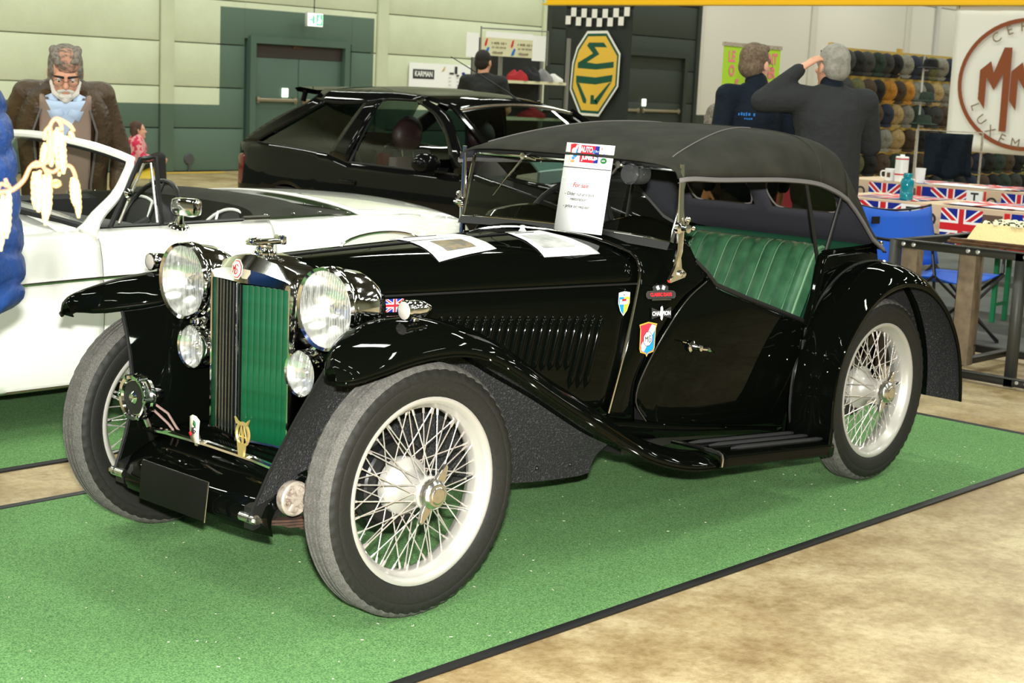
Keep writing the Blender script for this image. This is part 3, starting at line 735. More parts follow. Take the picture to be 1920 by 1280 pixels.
def lamp(name, loc, r, depth, parent, ax=(-1, 0, 0), lens='lens', prof=None):
    """bowl opening along ax; loc is the lens centre"""
    g = B(); p = prof or [(r*.99, -.004), (r*1.07, 0), (r*1.09, -.012), (r*1.05, -.022), (r*1.055, -.03), (r*1.09, -.036), (r*1.08, -.046), (r*1.03, -.05), (r*.95, -depth*.55), (r*.72, -depth*.8), (r*.38, -depth*.95), (0, -depth)]
    o = g.lathe(p, c=loc, ax=ax, n=40).o(name, 'chrome', parent, sharp=30)
    B().lathe([(0, -depth*.55), (r*.5, -depth*.42), (r*.85, -depth*.18), (r*.99, -.006)], c=loc, ax=ax, n=32).o('reflector', 'reflector', o)
    L_ = []
    for i in range(15):
        q = i/14; L_.append([V(loc)+V((-.010*(1-q*q)-.0022*cos(2*pi*r*q*cos(2*pi*j/72)/.0135)*(1 if q < .97 else 0)+.003, r*.99*q*cos(2*pi*j/72), r*.99*q*sin(2*pi*j/72))) for j in range(72)])
    B().grid(L_, cu=True).o('lens', lens, o, sharp=180, weld=1e-6)
    B().lathe([(0, -depth*.15), (.012, -depth*.16), (.016, -depth*.22), (.016, -depth*.3), (.006, -depth*.4)], c=loc, ax=ax, n=16).o('bulb_cap', 'chrome', o)
    return o
for s in (-1, 1):
    lamp('headlamp', V((-.122, s*.325, .814)), .106, .20, MG)
    lamp('fog_lamp', V((-.140, s*.252, .628)), .060, .085, MG)
    g = B(); g.tube([(-.05, s*.165, .70), (-.05, s*.25, .705), (-.05, s*.325, .715)], .017, 10).lathe([(.03, 0), (.026, .02), (.02, .04)], c=(-.06, s*.325, .685), n=16)
    g.tube([(-.10, s*.252, .685), (-.08, s*.262, .705)], .011, 8)
    g.o('lamp_bracket', 'chrome', MG)
    # side lamps on top of the wings
    c = V((-.062, s*.578, .840)); g = B()
    g.lathe([(.024, 0), (.0275, -.002), (.0275, -.010), (.0255, -.013), (.026, -.035), (.022, -.065), (.012, -.09), (.003, -.102), (0, -.103)], c=c, ax=(-1, 0, 0), n=24).lathe([(.013, -.03), (.010, -.02), (.014, 0)], c=c+V((.04, 0, 0)), ax=(0, 0, 1), n=14)
    sl = g.o('side_lamp', 'chrome', MG)
    B().lathe([(0, .006), (.015, .004), (.0245, -.001)], c=c, ax=(-1, 0, 0), n=20).o('frosted_lens', 'frosted', sl)
# ---- chassis, springs, axle, apron
for s in (-1, 1):
    pts = [(-.345, .272), (-.30, .285), (-.22, .31), (-.1, .335), (.1, .36), (.5, .36), (1.2, .33), (2.0, .32), (2.6, .40)]
    B().grid([[V((p.x, s*.285, p.z-.035)), V((p.x, s*.325, p.z-.035)), V((p.x, s*.325, p.z+.025)), V((p.x, s*.285, p.z+.025))] for p in cr([(x, 0, z) for x, z in pts], 36)], cu=True, cap=True).o('chassis_rail', 'black_satin', MG)
    sp = cr([(-.335, 0, .262), (-.15, 0, .238), (.0, 0, .245), (.2, 0, .262), (.36, 0, .285)], 14)
    g = B()
    for k in range(4):
        q = sp[k:len(sp)-k]
        g.grid([[V((p.x, s*.288, p.z-.008*k)), V((p.x, s*.328, p.z-.008*k)), V((p.x, s*.328, p.z-.008*k-.006)), V((p.x, s*.288, p.z-.008*k-.006))] for p in q], cu=True, cap=True)
    g.o('leaf_spring', 'spring_rust', MG)
    g = B(); g.tube([(-.345, s*.275, .268), (-.345, s*.335, .268)], .014, 12).tube([(-.345, s*.33, .268), (-.345, s*.348, .268)], .010, 6); g.o('shackle_bolt', 'chrome_worn', MG)
    # shock absorber with its star face
    c = V((-.243, s*.368, .318)); g = B(); g.lathe([(0, -.02), (.045, -.02), (.048, -.012), (.048, .006), (.044, .010), (.038, .010), (.036, .004), (.02, .004), (.018, .012), (0, .013)], c=c, ax=(0, s, 0), n=28)
    for k in range(5):
        a = 2*pi*k/5+.3; g.tube([c+V((0, s*.007, 0)), c+V((.038*cos(a), s*.008, .038*sin(a)))], .006, 6)
    for k in range(5):
        a = 2*pi*(k+.5)/5+.3; g.lathe([(.006, .004), (.006, .011), (0, .012)], c=c+V((.028*cos(a), 0, .028*sin(a))), ax=(0, s, 0), n=8)
    g.o('shock_absorber', 'shock_alloy', MG)
g = B(); g.tube([(0, -.5, .35), (0, -.36, .30), (0, -.2, .29), (0, .2, .29), (0, .36, .30), (0, .5, .35)], .024, 10).tube([(.09, -.46, .34), (.09, .46, .34)], .012, 8); g.o('front_axle', 'black_satin', MG)
B().tube([(WB, -.5, .35), (WB, .5, .35)], .035, 10).o('rear_axle', 'black_satin', MG)
B().box((1.0, 0, .30), (1.9, .56, .12), ch=.02).o('underbody', 'black_satin', MG)
B().box((.45, 0, .5), (.75, .3, .3), ch=.03).o('engine_block', 'black_satin', MG)
ap = [(-.07, .395), (-.14, .388), (-.22, .370), (-.29, .342), (-.34, .312), (-.358, .286), (-.362, .258), (-.355, .235)]
R = []
for p in cr([(x, 0, z) for x, z in ap], 16):
    row = []
    for j in range(17):
        t = -1+2*j/16; y = .345*t; e = abs(t)**6
        row.append(V((p.x+.06*e*(1 if p.x < -.2 else 0), y, p.z-.018*e)))
    R.append(row)
apr = B().grid(R).o('front_apron', 'black_paint', MG, solid=.006, off=0)
for k in range(3): B().tube([(-.13-.03*k, -.26, .394-.006*k-.004*(k > 1)), (-.13-.03*k, 0, .395-.006*k), (-.13-.03*k, .26, .394-.006*k)], .004, 6).o('apron_rib', 'black_paint', apr)
pl = B().box((0, 0, 0), (.006, .312, .110), ch=.0025).o('number_plate', 'plate_black', MG); pl.location = (-.372, 0, .282); pl.rotation_euler = (0, radians(4), 0)
B().tube([(-.376, -.1565, .226), (-.370, -.1575, .337), (-.368, .156, .338)], .0018, 6).o('plate_edge', 'chrome_worn', pl, loc=(.372, 0, -.282))
# badge bar, horns and badges
bb_ = B().tube([(-.25, -.315, .385), (-.25, -.2, .392), (-.25, 0, .395), (-.25, .2, .392), (-.25, .315, .385)], .0105, 10).o('badge_bar', 'chrome', MG)
for s in (-1, 1):
    B().tube([(-.25, s*.30, .385), (-.235, s*.305, .35), (-.22, s*.305, .325)], .008, 8).o('bar_stay', 'chrome_worn', bb_)
c = V((-.285, .322, .480)); g = B(); g.tube([(-.265, .31, .44), (-.25, .295, .388)], .008, 8)
g.lathe([(0, .004), (.012, .010), (.02, .002), (.052, .0), (.056, .008), (.066, .010), (.068, 0), (.066, -.012), (.070, -.018), (.068, -.03), (.05, -.045), (.03, -.06), (.028, -.085), (0, -.09)], c=c, ax=(-1, 0, 0), n=36)
hn = g.o('horn', 'chrome', MG)
B().lathe([(0, .003), (.05, .001)], c=c+V((-.0012, 0, 0)), ax=(-1, 0, 0), n=28).o('horn_grille', 'black_satin', hn)
for k in range(6):
    a = k*pi/3; B().lathe([(.008, -.02), (.008, .010), (.004, .013), (0, .013)], c=c+V((0, .064*cos(a), .064*sin(a))), ax=(-1, 0, 0), n=10).o('horn_bolt', 'chrome', hn)
for k in range(2): B().tube([V((-.235, .30, .462-.02*k)), V((-.20, .275, .43-.03*k)), V((-.19, .25, .395-.02*k)), V((-.17, .24, .36))], .004, 6).o('horn_cable', 'cable', hn)
# round openwork badge with wings on the bar
hue('badge_gold', 214, 190, 120, .3, metal=.7)
g = B(); cc = V((-.262, -.166, .458)); fr = (cc, V((0, -1, 0)), V((0, 0, 1)))
n = 28; g.tube([cc+V((0, -.027*cos(2*pi*i/n), .031*sin(2*pi*i/n))) for i in range(n)], .0048, 6, closed=True)
for off in (-.0105, .0105):
    g.tube([cc+V((0, -(off-.010), -.026)), cc+V((0, -off*.55, .026)), cc+V((0, -(off+.010), -.026))], .003, 6); g.tube([cc+V((0, -(off-.006), -.008)), cc+V((0, -(off+.006), -.008))], .0025, 6)
g.prism([(-.032, .046), (-.02, .036), (-.006, .032), (.006, .032), (.02, .036), (.032, .046), (.024, .028), (.01, .026), (-.01, .026), (-.024, .028)], .006, fr)
g.prism([(-.017, -.024), (.017, -.024), (.014, -.045), (.010, -.062), (-.010, -.062), (-.014, -.045)], .007, fr)
g.o('club_badge', 'badge_gold', bb_)
d = Dec(((-.266, .048, .428), (0, -1, 0), (0, 0, 1)), .0008); hue('badge_green', 30, 110, 60, .4)
sh = [(-.020, .040), (-.008, .046), (.008, .044), (.024, .034), (.020, .0), (.020, -.03), (.006, -.034), (-.012, -.03), (-.020, -.008)]
d.poly(sh, 'badge_cream'); d.poly(octo(.002, .004, .016, .019), 'badge_gold').poly(octo(.002, .004, .0145, .0175), 'badge_cream'); mg_letters(d, .002, .004, .014, 'ink')
d.poly([(-.020, -.008), (-.013, -.016), (-.006, -.010), (-.012, -.002)], 'badge_red').poly([(.008, .034), (.018, .028), (.016, .014), (.006, .022)], 'badge_green')
d.o('shield_badge', bb_, solid=.003); B().box((-.258, .046, .400), (.01, .014, .03)).o('badge_clip', 'chrome_worn', bb_)
# ---- windscreen
WS = lambda y, z: V((1.218+.05*(z-.955)/.22-.006*(1-(y/.48)**2), y, z))
zb = lambda y: .952+.012*(1-(y/.48)**2); zt = 1.182
fr_ = [WS(y, zb(y)) for y in [-.478+.956*i/16 for i in range(17)]]+[WS(.478, zt)]+[WS(y, zt+.004) for y in (.24, 0, -.24)]+[WS(-.478, zt)]
wf = B().tube(fr_, .0075, 8, closed=True).o('windscreen_frame', 'chrome', MG)
B().grid([[WS(y, zb(y)+(zt-zb(y))*t) for y in [-.474+.948*i/12 for i in range(13)]] for t in (0, .5, 1)]).o('windscreen_glass', 'pane_clear', wf)
B().grid([[WS(y, zb(y)-d_)+V((o_, 0, 0)) for y in [-.478+.956*i/16 for i in range(17)]] for d_, o_ in ((0, -.012), (.012, -.016), (.024, -.02), (.024, .02))]).o('scuttle_seal', 'rubber_trim', wf)
for s in (-1, 1):
    g = B(); a = lambda dx, dy, dz: V((1.232+dx, s*(.492+dy), .965+dz))
    g.tube([a(-.004, 0, .24), a(.0, .002, .10), a(.002, .004, .04), a(.002, .004, -.04), a(-.004, -.004, -.09)], [.008, .010, .013, .012, .012], 10)
    g.prism([(-.045, -.133), (-.038, -.142), (.038, -.128), (.045, -.116), (.018, -.097), (.012, -.066), (-.008, -.066), (-.02, -.097)], .010, (a(.002, -.004 if s < 0 else -.012, 0), V((1, 0, 0)) if 1 else 0, V((0, 0, 1))))
    g.lathe([(.011, 0), (.011, .012), (.005, .016), (0, .016)], c=a(.012, 0, -.114), ax=(0, s, 0), n=12).lathe([(.007, 0), (.007, .01), (0, .011)], c=a(-.03, 0, -.127), ax=(0, s, 0), n=8).lathe([(.007, 0), (.007, .01), (0, .011)], c=a(.034, 0, -.117), ax=(0, s, 0), n=8)
    g.lathe([(.02, -.01), (.022, .005), (.012, .012), (.01, .03), (.014, .034), (0, .038)], c=a(.0, .004, .035), ax=(0, s, 0), n=16)
    for k in range(2): q = a(.004+.028*k, .03, .035+.03*(1-k)); g.tube([a(.0, .028, .035), q], .006, 6).ball(q, .010, 8, 6)
    g.o('windscreen_bracket', 'chrome', wf)
for y, ang in ((.218, 47), (-.215, 47)):
    P0 = WS(y, 1.186)+V((-.014, 0, 0)); e = V((-.010, .135, -.150)); g = B()
    g.tube([P0, P0+e*.5], .0045, 6).tube([P0+e*.38+V((0, .004, 0)), P0+e], [.0032, .002], 6).lathe([(.012, -.01), (.012, .012), (0, .014)], c=P0, ax=(-1, 0, 0), n=12).tube([P0, P0+V((-.004, -.055, -.010))], [.008, .004], 6)
    g.o('wiper', 'chrome_worn', wf)
g = B(); c = WS(-.262, 1.158)+V((-.012, 0, 0)); g.lathe([(0, .012), (.030, .010), (.036, 0), (.034, -.012)], c=c, ax=(-1, 0, .1), n=20); g.lathe([(.03, -.02), (.036, -.03), (.036, -.07), (.02, -.08), (0, -.08)], c=c, ax=(-1, 0, 0), n=20)
g.o('wiper_motor', 'motor_black', wf)
# ---- fabric roof
HS = [(1.205, [(0, 1.212), (.25, 1.211), (.40, 1.205), (.47, 1.192), (.497, 1.172), (.498, 1.160)]),
      (1.26, [(0, 1.235), (.25, 1.233), (.40, 1.224), (.475, 1.203), (.503, 1.182), (.505, 1.165)]),
      (1.40, [(0, 1.275), (.25, 1.270), (.40, 1.252), (.475, 1.220), (.508, 1.188), (.512, 1.160)]),
      (1.60, [(0, 1.306), (.25, 1.300), (.40, 1.278), (.475, 1.240), (.512, 1.196), (.518, 1.158)]),
      (1.80, [(0, 1.318), (.25, 1.313), (.40, 1.295), (.475, 1.255), (.514, 1.204), (.521, 1.154)]),
      (2.00, [(0, 1.316), (.25, 1.311), (.40, 1.294), (.472, 1.258), (.512, 1.202), (.522, 1.138)]),
      (2.14, [(0, 1.300), (.25, 1.296), (.40, 1.280), (.470, 1.246), (.508, 1.185), (.520, 1.105)]),
      (2.225, [(0, 1.268), (.25, 1.264), (.40, 1.252), (.466, 1.220), (.502, 1.155), (.516, 1.075)])]
RC = [(2.225, [(0, 1.268), (.25, 1.264), (.40, 1.252), (.466, 1.220), (.502, 1.155), (.516, 1.075)]),
      (2.30, [(0, 1.190), (.25, 1.188), (.40, 1.180), (.462, 1.156), (.498, 1.10), (.512, 1.03)]),
      (2.365, [(0, 1.115), (.25, 1.114), (.40, 1.108), (.458, 1.090), (.494, 1.045), (.508, .985)]),
      (2.455, [(0, 1.000), (.25, .999), (.40, .996), (.454, .984), (.488, .955), (.502, .918)]),
      (2.56, [(0, .905), (.25, .905), (.40, .903), (.448, .896), (.478, .884), (.490, .874)]),
      (2.64, [(0, .868), (.25, .868), (.38, .866), (.43, .862), (.455, .856), (.462, .848)])]
hp = B(); rows = []; fullrings = []
for x, sec in HS:
    h = cr([(x, -y, z) for y, z in reversed(sec)], 22); fullrings.append(h+[V((p.x, -p.y, p.z)) for p in reversed(h[:-1])])
cols = list(zip(*fullrings)); fine = [cr(c, 30) for c in cols]; fine = [list(r) for r in zip(*fine)]
roof = B().grid(fine).o('fabric_roof', ['canvas', 'canvas_in'], MG, solid=.006, off=-1)
roof.modifiers['thickness'].material_offset = 1
lowedge = [r[0] for r in fine]
# rear curtain with two windows cut through it
ys = [-.516, -.502, -.466, -.40, -.355, -.30, -.2, -.1, -.04, 0, .04, .1, .2, .30, .355, .40, .466, .502, .516]
def rcz(x, sec, y):
    y = abs(y); return smooth_itp(sec, min(y, sec[-1][0])), min(y, sec[-1][0])
st = []
for (xa, sa), (xb, sb) in zip(RC, RC[1:]):
    for k in range(3):
        t = k/3; st.append((xa+(xb-xa)*t, [((1-t)*a[0]+t*b_[0], (1-t)*a[1]+t*b_[1]) for a, b_ in zip(sa, sb)]))
st.append(RC[-1])
g = B(); vs = []; fs = []
for x, sec in st:
    for j, y in enumerate(ys):
        yy = y/.516*sec[-1][0] if abs(y) > .46 else y
        zz, y2 = rcz(x, sec, yy); vs.append((x, math.copysign(y2, y) if y else 0, zz))
hole = lambda i, j: 6 <= i < 9 and (abs((ys[j]+ys[j+1])/2) > .04 and abs((ys[j]+ys[j+1])/2) < .355)
for i in range(len(st)-1):
    for j in range(len(ys)-1):
        if not hole(i, j): fs.append((i*19+j, i*19+j+1, (i+1)*19+j+1, (i+1)*19+j))
rcur = g.add(vs, fs).o('rear_curtain', ['canvas', 'canvas_in'], roof, solid=.006, off=-1); rcur.modifiers['thickness'].material_offset = 1
for s in (-1, 1):
    q = lambda i, y: V((st[i][0], s*y, rcz(*st[i], y)[0]))
    pw = B().grid([[q(i, y) for y in (.04, .1, .2, .3, .355)] for i in (6, 7, 8, 9)]).o('rear_window', 'pane_yellowed', rcur)
    c = [q(6, .07), q(6, .325), q(7, .352), q(8, .352), q(9, .325), q(9, .07), q(8, .043), q(7, .043)]
    B().tube(cr(c+[c[0]], 40)[:-1], .004, 6, closed=True).o('window_stitching', 'canvas_edge', rcur)
low2 = [V(vs[i*19]) for i in range(len(st))]
B().grid([[p+V((0, -.003, .002)), p+V((0, -.005, -.012)), p+V((0, .003, -.016))] for p in lowedge+low2[1:-2]]).o('roof_binding', 'canvas_edge', roof, solid=.002)
B().grid([[p+V((0, .003, .002)), p+V((0, .005, -.012)), p+V((0, -.003, -.016))] for p in [V((q.x, -q.y, q.z)) for q in lowedge+low2[1:-2]]]).o('roof_binding', 'canvas_edge', roof, solid=.002)
# seams
for s in (-1, 1):
    sm_ = []
    for i in range(2, 24):
        c_ = 4.5+9.5*((i-2)/21)**.9; p = fine[i][int(c_)].lerp(fine[i][int(c_)+1], c_-int(c_)); sm_.append(V((p.x, -s*p.y, p.z+.001)))
    B().tube(sm_, .0026, 5).o('roof_seam', 'canvas_edge', roof)
B().tube([p+V((0, 0, .001)) for p in fine[23]], .0025, 5).o('roof_seam', 'canvas', roof)
B().tube([WS(-.47, 1.192), WS(-.25, 1.199), WS(0, 1.202), WS(.25, 1.199), WS(.47, 1.192)], .012, 8).o('header_rail', 'black_satin', roof)
for s in (-1, 1):
    for (xa, za), (xb, zb_) in (((2.13, .82), (1.965, 1.15)), ((2.15, .82), (2.235, 1.12)), ((2.16, .80), (2.2, .88))):
        B().tube([(xa, s*.472, za), (xb, s*.492, zb_)], .0075, 8).o('roof_stick', 'black_satin', roof)
B().tube([(1.965, -.492, 1.15), (1.97, -.47, 1.24), (1.98, -.38, 1.285), (1.98, 0, 1.305), (1.98, .38, 1.285), (1.97, .47, 1.24), (1.965, .492, 1.15)], .009, 8).o('roof_bow', 'wood_dark', roof)
for s in (-1, 1):
    B().lathe([(.009, 0), (.009, .008), (.005, .012), (0, .012)], c=(2.56, s*.475, .888), ax=(0, s, .3), n=10).o('roof_fastener', 'chrome', roof)
# ---- interior
prof = cr([(1.80, 0, .44), (1.93, 0, .50), (2.0, 0, .60), (2.07, 0, .72), (2.125, 0, .82), (2.16, 0, .872), (2.20, 0, .893), (2.24, 0, .878), (2.26, 0, .83)], 26)
seat = B(); R = []; ny = 98
for j in range(ny+1):
    y = -.445+.89*j/ny; ph = (y+.445)/.0573; e = abs(2*(ph-math.floor(ph))-1); puff = .010*(1-e**3)
    edge_ = max(0, (abs(y)-.40)/.045); rr_ = .035*edge_**2
    R.append([V((p.x-puff*.8+rr_, y, p.z+puff*.5*(1 if i > 12 else .3)-rr_*.8)) for i, p in enumerate(prof)])
so = seat.grid(R).o('seat_back', 'leather', MG, sharp=180)
for k in range(17):
    y = -.445+.0573*k
    if abs(y) > .44: continue
    B().tube([(p.x-.001, y, p.z+.0005) for p in prof[3:]], .0024, 5).o('seat_piping', 'leather_piping', so)
B().tube([R[2][i]+V((0, -.004, 0)) for i in range(2, 26)], .006, 6).o('seat_edge_piping', 'leather_piping', so)
B().box((1.72, 0, .40), (.42, .88, .10), ch=.03).o('seat_cushion', 'leather', MG)
B().box((1.345, 0, .84), (.03, .86, .17), ch=.01).o('dashboard', 'wood_dark', MG)
g = B(); c = V((1.50, .235, .885)); a1 = V((0, 1, 0)); a2 = V((.30, 0, .95)).normalized()
n = 32; g.tube([c+(a1*cos(2*pi*i/n)+a2*sin(2*pi*i/n))*.205 for i in range(n)], .011, 8, closed=True)
for k in range(3):
    a = pi/2+2*pi*k/3; g.tube([c, c+(a1*cos(a)+a2*sin(a))*.2], .006, 6)
g.tube([c, c+V((-.25, 0, -.14))], .018, 10); g.o('steering_wheel', 'black_satin', MG)
B().box((1.55, 0, .27), (.95, .86, .03)).o('cabin_floor', 'black_satin', MG)
# ---- stickers on the flank (flat print)
hue('st_blue', 20, 140, 205, .3); hue('st_red', 228, 50, 70, .3); hue('st_yellow', 246, 220, 40, .3); hue('st_gold', 190, 160, 60, .35); hue('st_navy', 24, 42, 140, .3)
def on_side(x, z, off=.005):
    """frame on the near flank: u along +x, v up"""
    e = .02; p = V((x, -(yb(x, z)+off), z)); u = (V((x+e, -(yb(x+e, z)+off), z))-p).normalized(); v = (V((x, -(yb(x, z+e)+off), z+e))-p).normalized()
    return (p, u, (v-u*v.dot(u)).normalized())
def scut(x, z, off=.004):
    """frame on the near scuttle panel between bead and door"""
    def S_(x, z):
        xa = BX(z)+.008; xe = itp([(.35, 1.165), (.496, 1.145), (.662, 1.216), (.767, 1.30), (.832, 1.405)], z); ya = itp([(a[1], a[0]) for a in FB[:6]], z); ye = yb(xe, z)
        t = (x-xa)/(xe-xa); return V((x, -((1-t)*ya+t*ye+.012*sin(pi*min(1, max(0, t)))+off), z))
    p = S_(x, z); u = (S_(x+.02, z)-p).normalized(); v = (S_(x, z+.02)-p).normalized(); return (p, u, (v-u*v.dot(u)).normalized())
d = Dec(scut(1.148, .636, .006)); sh = [(-.038, .050), (0, .058), (.038, .050), (.033, .035), (.032, -.03), (.028, -.042), (.006, -.048), (0, -.058), (-.006, -.048), (-.028, -.042), (-.032, -.03), (-.033, .035)]
d.poly(sh, 'st_gold'); sh2 = [(a*.90, b_*.92) for a, b_ in sh]; d.poly(sh2, 'st_red')
d.poly([(.030, .045), (.027, -.03), (.022, -.038), (.005, -.043), (0, -.052), (-.005, -.043), (-.022, -.038), (-.026, -.03)], 'st_blue')
d.poly([(.014, .049), (.031, .044), (.028, .030), (-.014, -.040), (-.024, -.036), (-.027, -.018)], 'white_print')
d.poly(octo(0, .002, .021, .026), 'ink').poly(octo(0, .002, .0185, .0235), 'white_print'); mg_letters(d, 0, .002, .018, 'ink'); d.o('shield_sticker', MG)
d = Dec(scut(1.196, .718, .006)); d.poly([(-.040, .022), (-.014, .012), (.014, .012), (.040, .022), (.040, -.016), (.014, -.009), (-.014, -.009), (-.040, -.016)], 'ink')
d.text('CHAMPION', 0, .001, .019, 'white_print', bold=.0006, sx=.76); d.poly([(-.004, .022), (.003, .026), (.006, .018), (.005, -.014), (.001, -.022), (-.004, -.016)], 'white_print'); d.o('spark_plug_sticker', MG)
d = Dec(scut(1.198, .780, .006)); rr2 = [(-.05, -.013), (.05, -.013), (.056, -.006), (.056, .006), (.05, .012), (.028, .014), (.030, .026), (.014, .037), (0, .032), (-.014, .037), (-.030, .026), (-.028, .014), (-.05, .012), (-.056, .006), (-.056, -.006)]
d.poly(rr2, 'chrome_worn').poly([(a*.95, b_*.92) for a, b_ in rr2], 'ink'); d.text('CLASSIC DAYS', 0, 0, .0155, 'red_ink', bold=.0008, sx=.82)
for s in (-1, 1): d.poly([(s*.003, .018), (s*.013, .015), (s*.018, .026), (s*.008, .031)], 'white_print')
d.rect(-.036, -.0185, .036, -.0145, 'chrome_worn'); d.o('event_sticker', MG)
yy = -.4215
d = Dec(((1.062, -.4165, .757), V((.985, -.17, 0)).normalized(), (0, 0, 1))); sh = [(-.024, .034), (0, .038), (.024, .034), (.024, 0), (.014, -.026), (0, -.042), (-.014, -.026), (-.024, 0)]
d.poly(sh, 'white_print'); d.poly([(-.022, .020), (0, .020), (0, -.039), (-.013, -.025), (-.022, 0)], 'st_blue').poly([(0, .020), (.022, .020), (.022, 0), (.013, -.025), (0, -.039)], 'st_yellow')
d.rect(-.019, -.004, .015, .012, 'white_print').rect(-.010, .006, .008, .014, 'red_ink').scrawl(0, .027, .034, .005, 'ink'); d.o('touring_club_sticker', MG)
def union_jack(d, x0, y0, x1, y1):
    w_, h_ = x1-x0, y1-y0; P = lambda a, b_: (x0+a*w_, y0+b_*h_)
    d.rect(x0, y0, x1, y1, 'st_navy')
    for q in ([(0, 0), (.12, 0), (1, .88), (1, 1), (.88, 1), (0, .12)], [(1, 0), (1, .12), (.12, 1), (0, 1), (0, .88), (.88, 0)]): d.poly([P(*c) for c in q], 'white_print')
    for q in ([(0, 0), (.06, 0), (1, .94), (1, 1), (.94, 1), (0, .06)], [(1, 0), (1, .06), (.06, 1), (0, 1), (0, .94), (.94, 0)]): d.poly([P(*c) for c in q], 'red_ink')
    d.poly([P(.4, 0), P(.6, 0), P(.6, 1), P(.4, 1)], 'white_print').poly([P(0, .33), P(1, .33), P(1, .67), P(0, .67)], 'white_print')
    d.poly([P(.44, 0), P(.56, 0), P(.56, 1), P(.44, 1)], 'red_ink').poly([P(0, .4), P(1, .4), P(1, .6), P(0, .6)], 'red_ink')
d = Dec(((.214, -.2465, .790), V((.97, -.235, 0)).normalized(), (0, 0, 1)), .0003); union_jack(d, -.030, -.019, .030, .019); d.o('flag_sticker', MG)
# ================================================================ WHITE CONVERTIBLE (faces -x, near flank at y = 1.8)
mat('white_paint', (.86, .86, .80), .12, coat=.8); mat('dark_gap', (.01, .01, .01), .8); mat('vinyl_black', (.018, .018, .017), .5, bump=(300, .2, .003))
mat('tonneau', s2l(32, 33, 26), .8, spec=.2, noise=(8, s2l(42, 43, 35), .3, .7)); mat('piping_white', (.8, .8, .76), .5)
WC = thing('convertible', 'white open two-seater convertible with a black tonneau cover and chrome side strip', 'car', (1.0, 2.56, 0))
OFF = (-1.0, 0, 0)
WCA = [(-.25, .30), (2.06, .30)]
def wc_low(x):
    z = .165
    for xa, r in WCA:
        if abs(x-xa) < r: z = max(z, .265+sqrt(r*r-(x-xa)**2)-.0)
    return z
WT = [(-.95, .62), (-.6, .70), (0, .765), (.5, .79), (.9, .795), (1.4, .80), (1.9, .805), (2.4, .79), (2.75, .74), (2.95, .62)]
WW = [(-.95, .52), (-.7, .66), (-.3, .735), (.3, .755), (1.0, .765), (1.8, .755), (2.3, .73), (2.7, .66), (2.95, .50)]
SEC = [(.90, 0), (.955, .05), (.99, .25), (1.0, .50), (.992, .72), (.965, .90), (.93, .98), (.90, 1.0)]
def wc_pt(x, k, s):
    zt, w_ = smooth_itp(WT, x), smooth_itp(WW, x); zl = wc_low(x); f, t = SEC[k]
    return V((x, s*w_*f, zl+(zt-zl)*t))
XS = [-.95+.05*i for i in range(79)]
for s in (-1, 1):
    for nm, a, b_ in (('front_wing_panel', -.95, .56), ('door', .56, 1.43), ('rear_wing_panel', 1.43, 2.95)):
        xs = [a+(b_-a)*i/32 for i in range(33)]; xs = [x+(.003 if i == 0 else -.003 if i == 32 else 0) for i, x in enumerate(xs)]
        B().grid([cr([wc_pt(x, k, s) for k in range(8)], 20) for x in xs]).o(nm, 'white_paint', WC, solid=.01, off=-1, loc=OFF)
    B().tube([wc_pt(x, 4, s)+V((0, s*.003, -.01)) for x in XS[2:-2]], .0085, 8).o('side_strip', 'chrome', WC, loc=OFF)
    B().tube([wc_pt(x, 1, s)+V((0, s*.002, -.012)) for x in [.15+.05*i for i in range(31)]], .008, 6).o('sill_strip', 'chrome', WC, loc=OFF)
    B().grid([[V((x, s*(smooth_itp(WW, x)*.89), smooth_itp(WT, x)+.004)), V((x, s*(smooth_itp(WW, x)*.86), smooth_itp(WT, x)+.010)), V((x, s*(smooth_itp(WW, x)*.80), smooth_itp(WT, x)-.01)), V((x, s*(smooth_itp(WW, x)*.80), .45))] for x in [.60+.04*i for i in range(22)]]).o('door_top_trim', 'vinyl_black', WC, loc=OFF)
# bonnet, scuttle and boot decks
def deck(nm, a, b_, crown, n=20):
    R = []
    for i in range(n):
        x = a+(b_-a)*i/(n-1); w_ = smooth_itp(WW, x)*.90; zt = smooth_itp(WT, x)
        R.append([V((x, w_*(-1+2*j/16), zt+crown*(1-(-1+2*j/16)**2)**.8 if j not in (0, 16) else zt)) for j in range(17)])
    B().grid(R).o(nm, 'white_paint', WC, solid=.008, loc=OFF)
deck('bonnet', -.95, .40, .07); deck('boot_lid', 1.98, 2.95, .055); deck('scuttle', .403, .56, .068, 6)
B().box((1.0, 0, .30), (2.6, 1.3, .26), ch=.05).o('underbody', 'dark_gap', WC, loc=OFF)
B().box((.72, 0, .72), (.25, 1.26, .16), ch=.05).o('dashboard', 'vinyl_black', WC, loc=OFF)
B().box((1.2, 0, .42), (1.3, 1.28, .05)).o('cabin_floor', 'dark_gap', WC, loc=OFF)
